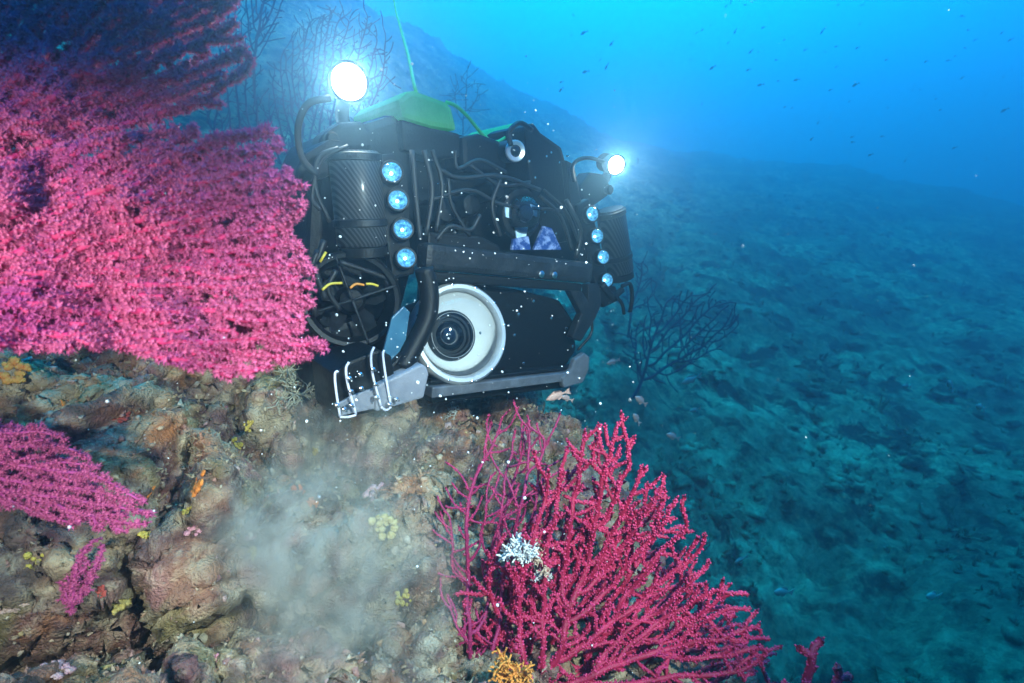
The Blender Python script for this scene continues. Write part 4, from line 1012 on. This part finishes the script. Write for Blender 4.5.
for i, (px, py, d, lp, ro, lb) in enumerate(near_fish):
    r = empty('fish', (0, 0, 0)); m = M['fish_red']
    if pb is None:
        pb = [mesh_np('body', np.array(bV), bF, m), mesh_np('tail_fin', np.array(tV), tF, m, smooth=False), mesh_np('dorsal_fin', np.array(dV), dF, m, smooth=False), mesh_np('anal_fin', np.array(aV), aF, m, smooth=False)]
        for c in pb: c.parent = r
    else:
        for c in pb: k = c.copy(); COL.objects.link(k); k.parent = r
    d *= .72; place(r, px, py, d, 1.25 * lp / F * d, ro, .35); tag(r, lb, 'fish', 'fish near the slope')
fm = None; rs = np.random.RandomState(29)
far = [(140, 97), (150, 90)]
pts = [(744, 30), (758, 52), (748, 70), (778, 81), (797, 79), (805, 50), (822, 32), (825, 52), (860, 24), (878, 18), (880, 33), (886, 60), (894, 65), (882, 82), (863, 62), (857, 48), (836, 67), (906, 17), (936, 30), (962, 16), (968, 30), (975, 40),
       (955, 56), (925, 62), (1003, 77), (962, 78), (954, 148), (888, 108), (905, 161), (852, 137), (818, 123), (796, 80), (756, 70), (725, 98), (735, 32), (702, 104), (855, 85), (870, 155), (928, 20), (1010, 40), (784, 40), (862, 5), (838, 5),
       (792, 108), (776, 60), (760, 85), (690, 60), (668, 92), (702, 30), (640, 20), (600, 60), (585, 72), (615, 95), (655, 60), (712, 68), (745, 5), (920, 90), (985, 95), (940, 110), (830, 90)] + [tuple(q) for q in np.random.RandomState(5).uniform((560, 0), (1020, 175), (45, 2)) if q[1] < 120 + (q[0] - 560) * .1]
for px, py in pts:
    d = rs.uniform(6, 14); L_ = rs.uniform(.045, .11)
    if fm is None:
        V, Fc = join((bV, bF), (tV, tF), (dV, dF)); fm = mesh_np('small_fish', np.array(V), Fc, M['fish_dark']); o = fm
    else: o = fm.copy(); COL.objects.link(o)
    place(o, px, py, d, L_, rs.normal(.45, .35), rs.uniform(-.6, .6))
    tag(o, 'one of the tiny dark fish schooling in the open blue water', 'fish', 'small fish schooling in the blue')

# ------------------------------------------------------------------ drifting specks, stirred-up silt and the water itself
M['speck'] = mat('pale_drifting_speck', (.72, .74, .72), (.85, .86, .84), 30, .7)
rs = np.random.RandomState(41)
n = 1700; px = rs.uniform(-60, 1090, n); py = rs.uniform(-60, 740, n); d = .34 + 1.5 * rs.rand(n) ** .8
foc_ = rs.rand(n) < .24; px[foc_] = rs.normal(440, 95, foc_.sum()); py[foc_] = rs.normal(330, 120, foc_.sum()); d[foc_] = rs.uniform(.6, 1.0, foc_.sum())
tv, tf = ico(1)
V, Fc, _ = stamp(tv, tf, P(px, py, d), rs.normal(size=(n, 3)), np.clip(.00045 * np.exp(.7 * rs.normal(size=n)), .00015, .0019) * (.4 + .8 * d) * np.where(px > 640, .38, np.where(foc_, 1.5, 1.0)), 9, .2)
o = mesh_np('drifting_specks', V, Fc, M['speck']); tag(o, 'tiny pale specks drifting in the water all around', 'particles', kind='stuff')

def volume_mat(name, color, dens, absn, aniso, noise=None):
    m = bpy.data.materials.new(name); m.use_nodes = True; t = m.node_tree; t.nodes.remove(t.nodes['Principled BSDF'])
    v = t.nodes.new('ShaderNodeVolumePrincipled'); v.inputs['Color'].default_value = (*color, 1); v.inputs['Density'].default_value = dens
    v.inputs['Absorption Color'].default_value = (*absn, 1); v.inputs['Anisotropy'].default_value = aniso
    t.links.new(v.outputs[0], t.nodes['Material Output'].inputs['Volume'])
    if noise:
        co = t.nodes.new('ShaderNodeTexCoord'); ln_ = t.nodes.new('ShaderNodeVectorMath'); ln_.operation = 'LENGTH'
        n1 = t.nodes.new('ShaderNodeTexNoise'); n1.inputs['Scale'].default_value = noise; n1.inputs['Detail'].default_value = 4; n1.inputs['Roughness'].default_value = .6; n1.inputs['Distortion'].default_value = 1.1
        t.links.new(co.outputs['Object'], n1.inputs[0]); t.links.new(co.outputs['Object'], ln_.inputs[0])
        a = t.nodes.new('ShaderNodeMapRange'); a.inputs[1].default_value = 1.0; a.inputs[2].default_value = .35; t.links.new(ln_.outputs['Value'], a.inputs[0])
        b = t.nodes.new('ShaderNodeMapRange'); b.inputs[1].default_value = .44; b.inputs[2].default_value = .64; t.links.new(n1.outputs[0], b.inputs[0])
        c = t.nodes.new('ShaderNodeMath'); c.operation = 'MULTIPLY'; t.links.new(a.outputs[0], c.inputs[0]); t.links.new(b.outputs[0], c.inputs[1])
        e = t.nodes.new('ShaderNodeMath'); e.operation = 'MULTIPLY'; e.inputs[1].default_value = dens; t.links.new(c.outputs[0], e.inputs[0]); t.links.new(e.outputs[0], v.inputs['Density'])
    return m
def puff(label, px, py, d, size, dens, noise, roll=0):
    tv, tf = ico(3); o = mesh_np('silt_cloud', tv, tf, volume_mat('stirred_silt', (.84, .82, .68), dens, (.5, .6, .6), .2, noise))
    o.location = tuple(P(px, py, d)); o.scale = size; o.rotation_euler = (-.5, roll, 0); tag(o, label, 'silt cloud', kind='stuff')
puff('bright grey billow of stirred silt left of the plume', 280, 525, .76, (.14, .09, .13), 22.0, 1.5, -.3)
puff('broad pale plume of stirred silt in front of the ledge', 345, 600, .72, (.18, .10, .24), 20.0, 1.9, .1)
puff('thin veil of silt rising below the rod rack', 365, 440, .92, (.24, .10, .13), 9, 1.9, .3)

bx = mesh_np('haze', np.array([(x, y, z) for x in (-36, 36) for y in (-36, 36) for z in (-12, 10.5)], float), [(0, 1, 3, 2), (4, 6, 7, 5), (0, 4, 5, 1), (2, 3, 7, 6), (0, 2, 6, 4), (1, 5, 7, 3)],
             volume_mat('sea_water', (.17, .34, .50), .195, (.0, .70, .98), .80), smooth=False)
tag(bx, 'blue water filling the whole scene', 'water', kind='stuff')
